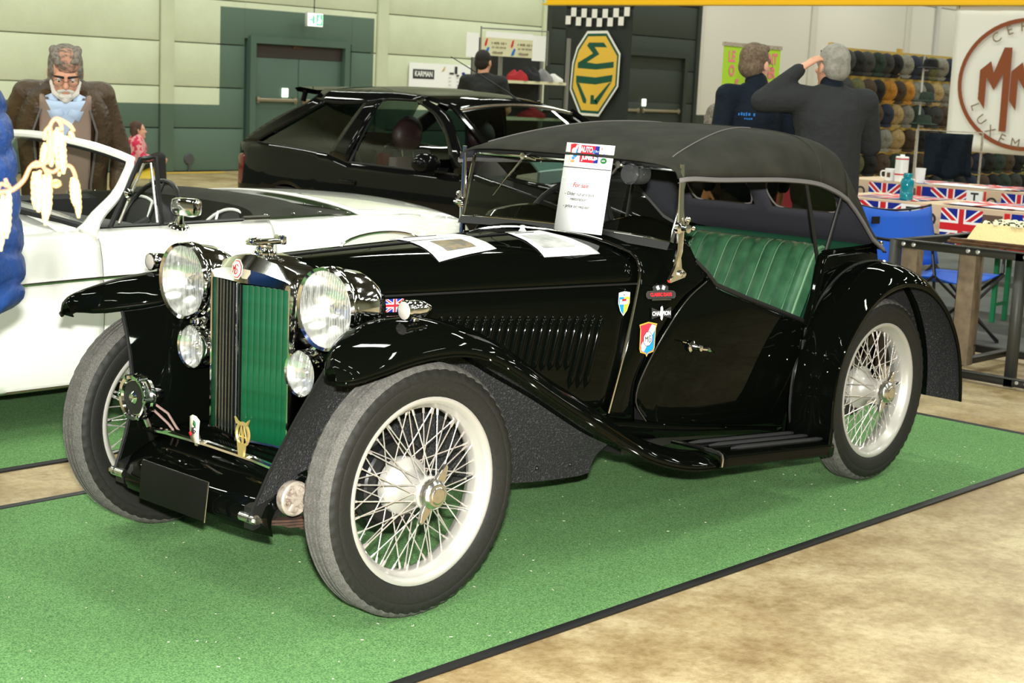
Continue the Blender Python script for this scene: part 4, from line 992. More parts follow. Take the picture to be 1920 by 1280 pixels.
# windscreen
def wtop(t): return V((.70+.085*t*t, .61*t, 1.128-.058*t*t-.012*t**6))
def wbot(t): return V((.34+.20*t*t, .685*t, .868-.075*t*t))
tt = [-1+2*i/20 for i in range(21)]
ring = [wtop(t) for t in tt]+[wbot(t) for t in reversed(tt)]
g = B(); g.tube([wtop(t) for t in tt], .017, 8)
for s in (-1, 1):
    P_ = cr([wbot(s*1.0)+V((-.02, s*.01, -.02)), wbot(s)+V((.03, s*.004, .05)), wtop(s).lerp(wbot(s), .5)+V((.02, s*.006, 0)), wtop(s).lerp(wbot(s), .12)+V((.008, 0, 0)), wtop(s*.985)+V((0, 0, .002))], 14)
    g.tube(P_, [.050, .036, .030, .027, .025, .024, .023, .022, .021, .020, .020, .019, .018, .017], 10)
wf2 = g.o('windscreen_frame', 'white_paint', WC, loc=OFF)
B().grid([[wtop(t*.98).lerp(wbot(t*.98), k/6) for t in tt] for k in range(7)]).o('windscreen_glass', 'pane_clear', wf2)
B().tube([wbot(t)+V((-.01, 0, .004)) for t in tt], .016, 6).o('windscreen_seal', 'rubber_trim', wf2)
B().tube([wtop(t)+V((.004, 0, -.022)) for t in tt], .007, 6).o('glass_seal', 'rubber_trim', wf2)
for y in (-.28, .12):
    a = wbot(y/.685)+V((-.02, 0, .02)); e = wtop((y+.40)/.685).lerp(wbot((y+.40)/.685), .35)+V((-.025, 0, 0))
    B().tube([a, a.lerp(e, .5)+V((-.01, 0, .01)), e], .005, 6).o('wiper', 'chrome_worn', wf2)
# quarterlights with black frames
for s in (-1, 1):
    q = lambda x, z: V((x, s*(.70-.06*(z-.79)/.28), z))
    pts = [q(.625, .800), q(.80, 1.065), q(.875, 1.072), q(.868, .800)]
    ql = B().tube([pts[0].lerp(pts[1], i/6) for i in range(6)]+[pts[1].lerp(pts[2], i/3) for i in range(3)]+[pts[2].lerp(pts[3], i/6) for i in range(7)], .0105, 6).o('quarterlight_frame', 'black_satin', WC, loc=OFF)
    B().tube([q(.665, .81), q(.815, 1.045), q(.85, 1.05), q(.848, .81)], .006, 6).o('inner_frame', 'chrome_worn', ql)
    B().add(pts, [(0, 1, 2, 3)]).o('quarterlight_glass', 'pane_clear', ql)
    B().lathe([(.016, 0), (.02, .01), (.012, .02), (0, .022)], c=q(.715, .93)+V((0, s*.01, 0)), ax=(0, s, 0), n=12).o('catch', 'chrome', ql)
# chrome door mirror
g = B(); g.lathe([(.045, 0), (.04, .008), (.02, .018), (.013, .05), (.016, .062)], c=(.925, -.735, .792), n=20, ax=(0, -.25, 1))
g.box((.945, -.757, .875), (.075, .125, .075), Matrix.Rotation(radians(20), 3, 'Z'), ch=.022).tube([(.925, -.745, .84), (.90, -.752, .868)], .012, 8)
g.o('door_mirror', 'chrome', WC, loc=OFF)
# seats with white piping
for y in (-.36, .36):
    st_ = B(); R = []
    for i in range(13):
        t = i/12; z = .36+.46*t; x = 1.38+.16*t; w_ = .25*(1-.03*t) if t < .8 else .25*sqrt(max(.05, 1-((t-.8)/.22)**2))*.98
        R.append([V((x+.055*cos(a), y+w_*sin(a)*1.0, z)) if 0 else V((x-.05*cos(a), y+w_*sin(a), z)) for a in [2*pi*j/20 for j in range(20)]])
    se = st_.grid(R, cu=True, cap=True).o('seat', 'vinyl_black', WC, loc=OFF)
    arc = [V((1.38+.16*(.62+.195*sin(a)-.36)/.46-.052, y+.225*cos(a), .62+.195*sin(a))) for a in [pi*i/20 for i in range(21)]]
    B().tube(arc, .007, 6).o('seat_piping', 'piping_white', se)
    for k in (-.09, .09): B().tube([V((1.36, y+k, .45)), V((1.475, y+k*1.1, .80))], .006, 6).o('seat_piping', 'piping_white', se)
g = B(); c = V((1.03, -.36, .78)); a1, a2 = V((0, 1, 0)), V((.45, 0, .89)); g.tube([c+(a1*cos(2*pi*i/28)+a2*sin(2*pi*i/28))*.19 for i in range(28)], .011, 8, closed=True)
for k in range(3): g.tube([c, c+(a1*cos(pi/2+2*pi*k/3)+a2*sin(pi/2+2*pi*k/3))*.19], .007, 6)
g.tube([c, c+V((-.3, 0, -.12))], .02, 8); g.o('steering_wheel', 'black_satin', WC, loc=OFF)
# tonneau over the folded hood
R = []
for i in range(16):
    t = i/15; row = []
    for j in range(29):
        u = -1+2*j/28; x = 1.52+.50*t; w_ = smooth_itp(WW, x)*.90
        x2 = x-.17*(abs(u)**3)*(1-t)-(.10*(abs(u)**4)*t)
        z = smooth_itp(WT, x)+.008+(.055*(1-u**4))*(sin(pi*min(1, t*1.3+.1))**.6)
        row.append(V((x2, w_*u, z)))
    R.append(row)
R = [[p+V((-.01, 0, -.18)) for p in R[0]]]+R
tn = B().grid(R).o('tonneau_cover', 'tonneau', WC, loc=OFF)
for j in list(range(0, 29, 3)):
    p = R[-1][j]; B().lathe([(.008, 0), (.007, .004), (0, .006)], c=p+V((-.02, 0, .003)), n=10).o('snap_stud', 'chrome', tn)
for s in (-1, 1):
    for i in (3, 7, 11): p = R[i][0 if s < 0 else 28]; B().lathe([(.008, 0), (.007, .004), (0, .006)], c=p+V((0, -s*.012, .008)), ax=(0, s*.3, 1), n=10).o('snap_stud', 'chrome', tn)
    B().tube([V((1.28+.02*i, s*.70, .812)) for i in range(8)], .011, 6).o('door_lock_trim', 'chrome_worn', WC, loc=OFF)
# road wheels
for x in (-.25, 2.06):
    for s in (-1, 1):
        wq = B().lathe([(.0, .05), (.10, .052), (.11, .04), (.17, .045), (.18, .06), (.19, .06)], c=(x, s*.60, .285), ax=(0, s, 0), n=28).o('wheel', 'chrome_worn', WC, loc=OFF)
        B().lathe([(.185, .06), (.20, .075), (.25, .08), (.275, .06), (.285, .05), (.285, -.05), (.275, -.06), (.25, -.08), (.18, -.07)], c=(x, s*.60, .285), ax=(0, s, 0), n=32).o('tyre', 'tyre', wq)
# ================================================================ BLACK HATCHBACK (faces -y, near flank at x = 4.46)
HB = thing('hatchback', 'black three-door hatchback with roof spoiler and maroon leather seats', 'car', (5.25, 4.2, 0))
HO = (-5.25, -4.2, 0); HC = 5.25
def hx(z, y=4.5): 
    w_ = smooth_itp([(.2, .74), (.4, .80), (.62, .815), (.84, .795), (.92, .785), (1.1, .71), (1.24, .635), (1.30, .585), (1.345, .50)], z)
    return w_*smooth_itp([(2.25, .72), (2.5, .90), (3.0, .98), (4.0, 1.0), (5.6, 1.0), (6.0, .955), (6.2, .86)], y)
def hpatch(nm, G, m, s, off=0, par=None, thick=.012):
    return B().grid([[V((HC+s*(hx(z, y)+off), y, z)) for y, z in row] for row in G]).o(nm, m, par or HB, solid=thick, loc=HO if par is None else None)
mat('hatch_black', (.004, .004, .004), .3, coat=.45, spec=0); mat('maroon', s2l(52, 34, 36), .45); mat('seat_grey', s2l(44, 44, 42), .6); mat('lamp_red', s2l(90, 20, 16), .2, coat=1)
BELT = [(6.10, .90), (5.86, .915), (5.0, .878), (4.80, .835), (3.63, .825)]
for s in (-1, 1):
    low = lambda y: max([.22]+[.30+sqrt(.33**2-(y-ya)**2) for ya in (3.05, 5.45) if abs(y-ya) < .33])
    bt = sorted(BELT)
    ys_ = [2.30+.05*i for i in range(78)]
    body = [[(y, low(y)+(( .60+.25*min(1, (y-2.3)/1.3) if y < 3.63 else itp(bt, y))-low(y))*k/10) for y in ys_] for k in range(11)]
    hpatch('body_side', body, 'hatch_black', s)
    hpatch('rear_pillar', coons([(6.10, .90), (5.86, .915)], [(6.10, .90), (5.72, 1.10), (5.36, 1.255)], [(5.36, 1.255), (5.24, 1.235)], [(5.86, .915), (5.56, 1.06), (5.24, 1.235)], 5, 12), 'hatch_black', s)
    hpatch('centre_pillar', coons([(5.0, .878), (4.80, .835)], [(5.0, .878), (4.83, 1.24)], [(4.83, 1.24), (4.66, 1.27)], [(4.80, .835), (4.66, 1.27)], 5, 10), 'hatch_black', s, .003)
    hpatch('front_pillar', coons([(3.74, .825), (3.60, .825)], [(3.74, .825), (3.91, 1.06), (4.08, 1.19), (4.32, 1.272)], [(4.32, 1.272), (4.28, 1.30)], [(3.60, .825), (3.80, 1.06), (3.98, 1.21), (4.28, 1.30)], 4, 14), 'hatch_black', s, .002)
    hpatch('roof_rail', coons([(5.36, 1.255), (5.2, 1.225), (4.83, 1.24), (4.66, 1.27), (4.30, 1.275)], [(5.36, 1.255), (5.36, 1.32)], [(5.36, 1.32), (4.66, 1.33), (4.25, 1.31)], [(4.30, 1.275), (4.25, 1.31)], 12, 5), 'hatch_black', s, .001)
    hpatch('quarter_glass', coons([(5.86, .915), (5.0, .878)], [(5.86, .915), (5.56, 1.06), (5.24, 1.235)], [(5.24, 1.235), (4.83, 1.24)], [(5.0, .878), (4.83, 1.24)], 10, 8), 'pane_dark', s, -.006, thick=0)
    hpatch('door_glass', coons([(4.80, .835), (3.74, .825)], [(4.80, .835), (4.66, 1.27)], [(4.66, 1.27), (4.32, 1.272)], [(3.74, .825), (3.91, 1.06), (4.08, 1.19), (4.32, 1.272)], 10, 8), 'pane_clear', s, -.012, thick=0)
    B().tube([V((HC+s*(hx(z, y)+.006), y, z)) for y, z in [(5.86, .912), (5.0, .876), (4.80, .832), (3.70, .822)]], .008, 6).o('belt_trim', 'rubber_trim', HB, loc=HO)
    B().tube([V((HC+s*(hx(z, y)+.006), y, z)) for y, z in [(4.78, .84), (4.70, 1.26), (4.60, 1.285), (4.32, 1.285), (4.1, 1.205), (3.9, 1.065), (3.72, .83)]], .009, 6).o('window_seal', 'rubber_trim', HB, loc=HO)
    B().tube([V((HC+s*(hx(z, y)+.001), y, z)) for y, z in [(4.90, .84), (4.93, .66), (4.90, .40), (4.85, .26)]], .004, 6).o('door_gap', 'dark_gap', HB, loc=HO)
    B().tube([V((HC+s*(hx(.62, y)+.004), y, .60)) for y in [2.6+.1*i for i in range(35)]], .008, 6).o('rubbing_strip', 'rubber_trim', HB, loc=HO)
    B().box((HC+s*(hx(.70, 4.78)+.012), 4.775, .695), (.03, .17, .035), ch=.010).o('door_handle', 'hatch_black', HB, loc=HO)
    g = B(); c = V((HC+s*(hx(.86, 3.9)+.10), 3.93, .885)); g.ball(c, (.115, .075, .068), 18, 12).tube([c+V((-s*.05, -.02, -.04)), V((HC+s*(hx(.84, 3.8)-.005), 3.82, .835))], .022, 8)
    g.o('door_mirror', 'hatch_black', HB, loc=HO)
    B().box((HC+s*.70, 6.06, .70), (.16, .10, .24), ch=.03).o('tail_lamp', 'lamp_red', HB, loc=HO)
    for ya in (3.05, 5.45):
        wq = B().lathe([(0, .05), (.08, .05), (.15, .04), (.18, .05), (.19, .06)], c=(HC+s*.70, ya, .30), ax=(s, 0, 0), n=24).o('wheel', 'chrome_worn', HB, loc=HO)
        B().lathe([(.185, .06), (.20, .08), (.27, .085), (.30, .06), (.30, -.06), (.27, -.085), (.18, -.07)], c=(HC+s*.70, ya, .30), ax=(s, 0, 0), n=28).o('tyre', 'tyre', wq)
# roof, tailgate, bonnet, screens
def cross(y, z, w_, crown, n=17): return [V((HC+w_*(-1+2*j/(n-1)), y, z+crown*(1-(-1+2*j/(n-1))**2))) for j in range(n)]
RP = [(5.52, 1.30, .50, .035), (5.36, 1.318, .55, .042), (5.0, 1.328, .56, .045), (4.6, 1.325, .565, .046), (4.3, 1.305, .575, .048), (4.08, 1.268, .59, .050), (3.96, 1.235, .60, .052)]
B().grid([cross(*q) for q in RP]).o('roof', 'hatch_black', HB, solid=.01, loc=HO)
B().grid([cross(y-.10*(1) if 0 else y, z, w_, c) for y, z, w_, c in [(3.95, 1.228, .60, .050), (3.75, 1.115, .64, .05), (3.5, .965, .69, .05), (3.30, .845, .72, .05)]]).o('windscreen', 'pane_tint', HB, loc=HO)
B().tube([V((HC+.60*(-1+2*j/16), 3.95, 1.231+.052*(1-(-1+2*j/16)**2))) for j in range(17)], .010, 6).o('screen_seal', 'chrome_worn', HB, loc=HO)
for s in (-1, 1): B().tube([V((HC+s*w_, y, z)) for y, z, w_ in [(3.97, 1.25, .60), (3.75, 1.125, .645), (3.5, .975, .695), (3.28, .845, .73)]], .022, 8).o('screen_pillar', 'hatch_black', HB, loc=HO)
B().grid([cross(y, z, w_, c) for y, z, w_, c in [(3.36, .83, .74, .045), (3.0, .79, .73, .05), (2.6, .73, .70, .05), (2.36, .66, .64, .04), (2.25, .55, .58, .02), (2.24, .32, .56, .01)]]).o('bonnet', 'hatch_black', HB, solid=.01, loc=HO)
tg = B().grid([cross(y, z, w_, c) for y, z, w_, c in [(5.45, 1.30, .53, .035), (5.66, 1.13, .62, .03), (5.90, .98, .68, .02)]]).o('tailgate_glass', 'pane_dark', HB, loc=HO)
B().grid([cross(y, z, w_, c) for y, z, w_, c in [(5.90, .98, .685, .02), (6.08, .88, .70, .01), (6.14, .70, .70, 0), (6.18, .55, .69, 0), (6.20, .36, .68, 0), (6.14, .24, .66, 0)]]).o('tailgate', 'hatch_black', HB, solid=.01, loc=HO)
g = B(); g.grid([[V((HC+.60*(-1+2*j/16), y+.05*(1-abs(-1+2*j/16)**3)*0, z+.012*(1-(-1+2*j/16)**2))) for j in range(17)] for y, z in ((5.40, 1.318), (5.60, 1.335), (5.66, 1.325), (5.63, 1.300), (5.42, 1.285))], cv=True)
for s in (-1, 1): g.tube([V((HC+s*.585, 5.55, 1.31)), V((HC+s*.60, 5.56, 1.23))], .02, 8)
g.o('roof_spoiler', 'hatch_black', HB, loc=HO)
# seats, headrests, aerial, interior floor
for x in (4.86, 5.62):
    for y, nm in ((4.46, 'front_seat'), (5.25, 'rear_seat')):
        R = []
        for i in range(11):
            t = i/10; w_ = .25*(1-.22*t**3); z = .42+.46*t; R.append([V((x+w_*cos(a), y+.16*t+.085*(1-.3*t)*sin(a), z)) for a in [2*pi*j/16 for j in range(16)]])
        se = B().grid(R, cu=True, cap=True).o(nm, 'maroon' if nm[0] == 'f' else 'seat_grey', HB, loc=HO)
        hr = B().ball((x, y+.19, 1.03), (.135, .07, .115), 18, 12).o('headrest', 'maroon' if nm[0] == 'f' else 'seat_grey', se)
        for k in (-.05, .05): B().tube([(x+k, y+.17, .86), (x+k, y+.185, .95)], .007, 8).o('headrest_post', 'chrome', se)
B().box((HC, 4.5, .33), (1.4, 3.2, .14)).o('cabin_floor', 'dark_gap', HB, loc=HO)
B().box((HC, 3.5, .74), (1.36, .34, .16), ch=.05).o('dashboard', 'seat_grey', HB, loc=HO)
g = B(); g.tube([(5.40, 4.02, 1.275), (5.36, 4.16, 1.37), (5.22, 4.60, 1.60)], [.012, .006, .003], 8).lathe([(.02, 0), (.016, .02), (0, .03)], c=(5.40, 4.02, 1.27), n=12); g.o('aerial', 'rubber_trim', HB, loc=HO)
tag(B().box((5.0, 3.42, .905), (.30, .012, .20), Matrix.Rotation(radians(-52), 3, 'X')).o('windscreen_notice', 'paper'), 'white notice lying inside the windscreen of the black hatchback', 'paper')
# ================================================================ PEOPLE
def caps(b, a, e, ra, rb, n=12):
    """tapered capsule"""
    a, e = V(a), V(e); ax = e-a; L = ax.length
    if L < 1e-6: return b.ball(a, ra, n, 8)
    prof = [(ra*cos(t), -ra*sin(t)) for t in [pi/2*(1-i/4) for i in range(5)]]+[(rb*cos(t), L+rb*sin(t)) for t in [pi/2*i/4 for i in range(5)]]
    prof[0] = (0, -ra); prof[-1] = (0, L+rb)
    return b.lathe(prof, c=a, ax=ax, n=n)
def blob(name, fn, m, parent, vox=.012, it=6, loc=None):
    """union of overlapping solids grown into one continuous skin"""
    b = B(); fn(b); ob = b.o(name, m, parent, sharp=180, weld=1e-5, loc=loc)
    q = ob.modifiers.new('skin', 'REMESH'); q.mode = 'VOXEL'; q.voxel_size = vox; q.use_smooth_shade = True
    if it: q = ob.modifiers.new('relax', 'SMOOTH'); q.factor = .5; q.iterations = it
    return ob
mat('skin', s2l(206, 150, 122), .5); mat('skin_light', s2l(216, 162, 136), .5); mat('hair_grey', s2l(128, 120, 108), .8, noise=(60, s2l(84, 74, 64), .4, .7), bump=(150, .6, .01))
mat('hair_brown', s2l(92, 74, 58), .8, noise=(60, s2l(122, 104, 84), .4, .7), bump=(150, .6, .01)); mat('hair_dark', s2l(30, 24, 20), .8); mat('hair_silver', s2l(150, 146, 136), .8, noise=(40, s2l(126, 122, 114), .4, .7), bump=(150, .6, .01))
mat('hair_thin', s2l(176, 128, 104), .7, noise=(46, s2l(96, 84, 74), .42, .62), bump=(120, .5, .008)); mat('hair_child', s2l(70, 46, 34), .7); mat('beard', s2l(214, 208, 198), .9, bump=(160, .6, .01)); mat('eye_white', (.8, .8, .78), .2); mat('eye_dark', (.03, .02, .015), .2)
mat('jacket_brown', s2l(74, 56, 34), .5, noise=(12, s2l(58, 43, 26), .35, .7), bump=(24, .5, .03)); mat('vest_taupe', s2l(142, 122, 108), .85); mat('shirt_blue', s2l(186, 206, 232), .7)
mat('navy_cloth', s2l(14, 23, 33), .8, spec=.2, bump=(20, .4, .03)); mat('grey_knit', s2l(46, 47, 48), .9, spec=.2, bump=(16, .5, .03)); mat('black_tee', s2l(20, 22, 20), .8, bump=(16, .4, .03)); mat('jeans', s2l(40, 46, 62), .8)
mat('trouser_dark', s2l(34, 32, 30), .8); mat('shoe', (.02, .018, .016), .4); mat('pink_cloth', s2l(214, 84, 108), .8)
mat('floral', s2l(214, 150, 150), .8, noise=(16, s2l(196, 40, 76), .52, .56, 1.0)); mat('puffer_blue', s2l(26, 62, 126), .42, spec=.35, bump=(22, .5, .02)); mat('spectacle', (.25, .2, .14), .3, metal=.7)
def hand_prims(b, w_, d, nrm, curl=.5, spread=1.0):
    """palm and five bent fingers; w_ wrist, d pointing along the hand, nrm towards the palm side"""
    w_, d, nrm = V(w_), V(d).normalized(), V(nrm); nrm = (nrm-d*nrm.dot(d)).normalized(); sd = d.cross(nrm)
    for o_ in (-.026, -.009, .009, .026): caps(b, w_+d*.018+sd*o_*.7, w_+d*.085+sd*o_, .013, .0125, 8)
    for o_, L in ((-.030, .060), (-.010, .074), (.010, .080), (.029, .072)):
        p = w_+d*.088+sd*o_; a1 = (d+sd*o_*2.5*spread+nrm*curl*.35).normalized(); a2 = (d+sd*o_*2*spread+nrm*curl*1.1).normalized(); a3 = (d*.8+nrm*curl*1.7).normalized()
        q = p+a1*L*.45; r = q+a2*L*.32; caps(b, p, q, .0095, .009, 8); caps(b, q, r, .009, .0085, 8); caps(b, r, r+a3*L*.24, .0085, .0075, 8)
    p = w_+d*.03+sd*.030; q = p+(d*.55+sd*.75+nrm*.3).normalized()*.042; r = q+(d*.9+sd*.25+nrm*.4).normalized()*.030
    caps(b, p, q, .0135, .011, 8); caps(b, q, r, .011, .009, 8)
def head_prims(b, c, R, k=1.0):
    H = lambda x, y, z: V(c)+R @ V((x*k, y*k, z*k))
    b.ball(H(0, .012, .035), (.077*k, .096*k, .088*k), 18, 12, R).ball(H(0, -.022, -.035), (.062*k, .070*k, .080*k), 18, 12, R)
    caps(b, H(0, -.085, -.088), H(0, -.05, -.085), .022*k, .045*k)                       # chin and jaw
    caps(b, H(0, -.086, .022), H(0, -.108, -.018), .010*k, .015*k, 10)                    # nose
    for s in (-1, 1):
        b.ball(H(s*.010, -.098, -.021), .010*k, 8, 6); caps(b, H(s*.012, -.088, .036), H(s*.046, -.076, .030), .009*k, .008*k, 8)   # nostrils, brows
        b.ball(H(s*.038, -.066, -.018), (.022*k, .02*k, .018*k), 10, 8, R)
        b.ball(H(s*.080, .006, -.005), (.010*k, .022*k, .033*k), 10, 8, R)                # ears
    caps(b, H(-.020, -.088, -.052), H(.020, -.088, -.052), .007*k, .007*k, 8); caps(b, H(-.017, -.086, -.064), H(.017, -.086, -.064), .008*k, .008*k, 8)   # lips
class Pose: pass
def person(label, loc, rz, J, top, legs, hair, skin='skin', vox=.0085, sleeve=1.0, k=1.0, bulk=1.0, hand=None, hem=-.06, open_jacket=False, cat='person', topname='jacket'):
    """J: joint positions in the local frame (facing -y). Returns root and joints"""
    root = thing('person', label, cat, loc, rz); g = lambda n: V(J[n])
    HR = Matrix.Rotation(J.get('yaw', 0), 3, 'Z') @ Matrix.Rotation(J.get('pitch', 0), 3, 'X') @ Matrix.Rotation(J.get('roll', 0), 3, 'Y')
    hip, neck, head = g('hip'), g('neck'), g('head'); chest = hip.lerp(neck, .68)+V((0, -.01, 0))
    up = (neck-hip).normalized(); side = V((1, 0, 0)); fw = side.cross(up)*-1
    TR = Matrix((side, fw*-1 if 0 else up.cross(side), up)).transposed()
    def sk(b):
        head_prims(b, head, HR, k); caps(b, neck-up*.03, head+HR @ V((0, .015, -.06))*k, .058*k, .056*k)
        b.ball(chest, (.150*k, .098*k, .18*k), 16, 10, TR).ball(hip, (.145*k, .10*k, .11*k), 16, 10, TR); caps(b, hip, chest, .115*k, .12*k)
        for s in 'LR':
            sh, el, wr = g('sh'+s), g('el'+s), g('wr'+s); caps(b, neck-up*.05*k, sh, .05*k, .046*k); caps(b, sh, el, .044*k, .036*k); caps(b, el, wr, .036*k, .026*k)
            d = (hand or {}).get(s); hd = d[0] if d else (wr-el); hn = d[1] if d else V((-1 if s == 'L' else 1, -.2, 0)); hand_prims(b, wr, hd, hn, d[2] if d else .45)
            kn, an = g('kn'+s), g('an'+s); sx = V(((-.085 if s == 'R' else .085)*k, 0, 0)); caps(b, hip+sx-up*.03, kn, .078*k, .052*k); caps(b, kn, an, .05*k, .034*k); caps(b, an-V((0, -.03, .03)), an+V((0, -.13, -.045)), .034*k, .026*k)
    blob('body', sk, skin, root, vox, 3)
    def tp(b):
        bk = bulk
        b.ball(chest+up*.02, (.185*k*bk, .128*k*bk, .20*k), 18, 12, TR); caps(b, hip+up*(.02+hem), chest, .155*k*bk, .158*k*bk, 16)
        for sx in (-1, 1): caps(b, hip+up*(.02+hem)+side*sx*.055*k, chest+side*sx*.05*k, .125*k*bk, .12*k*bk, 14)
        caps(b, neck-up*.045*k, neck-up*.01*k, .080*k, .066*k)
        for s in 'LR':
            sh, el, wr = g('sh'+s), g('el'+s), g('wr'+s); caps(b, neck-up*.055*k, sh, .070*k, .072*k*bk); caps(b, chest+up*.05, sh, .10*k, .07*k*bk)
            if sleeve >= 1: caps(b, sh, el, .068*k*bk, .056*k*bk); caps(b, el, wr-(wr-el).normalized()*.012, .055*k*bk, .042*k)
            else: caps(b, sh, sh.lerp(el, sleeve), .068*k*bk, .062*k*bk)
    tpo = blob(topname, tp, top, root, .012, 5)
    if legs:
        def lg(b):
            b.ball(hip, (.168*k, .122*k, .12*k), 16, 10, TR)
            for s in 'LR':
                kn, an = g('kn'+s), g('an'+s); sx = V(((-.088 if s == 'R' else .088)*k, 0, 0)); caps(b, hip+sx-up*.03, kn, .094*k, .068*k); caps(b, kn, an+V((0, 0, .02)), .068*k, .056*k)
        blob('trousers', lg, legs, root, .014, 4)
        for s in 'LR':
            an = g('an'+s); blob('shoe', lambda b: (caps(b, an+V((0, .03, -.045)), an+V((0, -.14, -.055)), .042*k, .036*k), b.ball(an+V((0, -.02, -.03)), .05*k)), 'shoe', root, .012, 2)
    if hair:
        m_, kind = hair; H = lambda x, y, z: head+HR @ V((x*k, y*k, z*k))
        def hr(b):
            b.ball(H(0, .026, .048), (.084*k, .098*k, .090*k), 18, 12, HR); b.ball(H(0, .055, -.005), (.080*k, .066*k, .075*k), 16, 10, HR)
            if kind == 'fringe': b.ball(H(.01, -.055, .098), (.068*k, .045*k, .034*k), 12, 8, HR)
            for s in (-1, 1): caps(b, H(s*.078, -.02, .03), H(s*.077, .01, -.02), .013*k, .010*k, 8)
            if kind == 'long':
                for s in (-1, 0, 1): caps(b, H(s*.06, .05, .0), H(s*.075, .075, -.20), .045*k, .035*k)
        blob('hair', hr, m_, root, .008, 3)
    return root, HR, head, TR
def stand(h=1.74, **o):
    """neutral standing joints"""
    f = h/1.74
    J = dict(hip=(0, 0, .93*f), neck=(0, .01, 1.47*f), head=(0, -.025, 1.60*f), shL=(.185*f, .01, 1.41*f), shR=(-.185*f, .01, 1.41*f), elL=(.235*f, .03, 1.12*f), elR=(-.235*f, .03, 1.12*f), wrL=(.245*f, -.05, .87*f), wrR=(-.245*f, -.05, .87*f),
             knL=(.10*f, -.01, .50*f), knR=(-.10*f, -.01, .50*f), anL=(.11*f, .02, .085), anR=(-.11*f, .02, .085))
    J.update(o); return J
# --- bearded man leaning over the white car
J = stand(1.72, hip=(0, .06, .86), neck=(0, -.18, 1.32), head=(.0, -.30, 1.385), pitch=radians(30), shL=(.180, -.13, 1.28), shR=(-.185, -.13, 1.275), elL=(.285, .0, .99), elR=(-.335, .06, 1.0), wrL=(.26, -.10, .80), wrR=(-.30, -.02, .78), knL=(.1, .02, .48), knR=(-.1, .02, .48))
r, HR, hd, TR = person('bearded man in a brown jacket and glasses leaning over the white convertible', (1.555, 3.735, 0), radians(-30), J, 'jacket_brown', 'trouser_dark', None, bulk=1.02, vox=.0065)
H = lambda x, y, z: hd+HR @ V((x, y, z))
def hr(b):
    for s in (-1, 1):
        b.ball(H(s*.060, .025, .035), (.026, .080, .058), 14, 10, HR); caps(b, H(s*.077, -.018, .04), H(s*.078, -.022, -.03), .010, .009, 8); caps(b, H(s*.045, -.045, .098), H(s*.055, .04, .105), .022, .026)
    b.ball(H(0, .055, .06), (.080, .066, .068), 16, 10, HR); caps(b, H(-.045, -.062, .088), H(.05, -.058, .094), .010, .012, 8)
blob('hair', hr, 'hair_grey', r, .006, 2)
blob('thin_top_hair', lambda b: b.ball(H(.004, .0, .060), (.070, .086, .068), 18, 12, HR), 'hair_thin', r, .006, 2)
def bd_(b):
    for s in (-1, 1): caps(b, H(s*.072, -.020, -.03), H(s*.054, -.055, -.082), .009, .013, 8); caps(b, H(s*.054, -.055, -.082), H(0, -.092, -.098), .015, .020, 8); caps(b, H(s*.006, -.100, -.040), H(s*.036, -.086, -.056), .010, .008, 8)
    caps(b, H(-.02, -.092, -.078), H(.02, -.092, -.078), .014, .014, 8)
blob('beard', bd_, 'beard', r, .005, 2)
for s in (-1, 1):
    e = B().ball(H(s*.033, -.0800, .008), .0095, 12, 8).o('eye', 'eye_white', r); B().ball(H(s*.033, -.0872, .004), .0052, 10, 6).o('pupil', 'eye_dark', e)
    caps_b = B(); caps(caps_b, H(s*.014, -.097, .030), H(s*.054, -.084, .030), .0062, .004, 8); caps_b.o('eyebrow', 'hair_dark', r)
g = B()
for s in (-1, 1):
    g.tube([H(s*.035+.026*cos(a), -.104+.004*abs(cos(a)), .004+.019*sin(a)) for a in [2*pi*i/18 for i in range(18)]], .0016, 6, closed=True); g.tube([H(s*.061, -.10, .010), H(s*.080, -.05, .014), H(s*.083, .0, .008)], .0018, 6)
g.tube([H(-.010, -.106, .010), H(0, -.109, .013), H(.010, -.106, .010)], .0016, 6); gl_ = g.o('glasses', 'spectacle', r)
for s in (-1, 1): B().add([H(s*.035+.025*cos(a), -.104+.004*abs(cos(a)), .004+.018*sin(a)) for a in [2*pi*i/18 for i in range(18)]], [tuple(range(18))]).o('spectacle_lens', 'pane_clear', gl_)
# jumper, shirt collar and zip edges lie on the chest
hip, neck = V(J['hip']), V(J['neck']); up = (neck-hip).normalized(); fwd = up.cross(V((1, 0, 0)))*-1
if fwd.y > 0: fwd = -fwd
def chestpt(x, t, o_): return hip.lerp(neck, t)+V((x, 0, 0))+fwd*(o_*(1-(x/.30)**2))
vt = lambda x: .62+.42*min(1, abs(x)/.10)
R_ = [[chestpt(x, -.10+(vt(x)+.10)*j/14, .150+.028*sin(pi*min(1, (-.10+(vt(x)+.10)*j/14)*1.2))) for x in [-.118+.236*i/16 for i in range(17)]] for j in range(15)]
B().grid(R_).o('jumper', 'vest_taupe', r, solid=.02)
R_ = []
for j in range(8):
    t = .54+.46*j/7; w_ = .098; R_.append([chestpt(-w_+2*w_*i/8, t, .158) for i in range(9)])
B().grid(R_).o('shirt', 'shirt_blue', r, solid=.012)
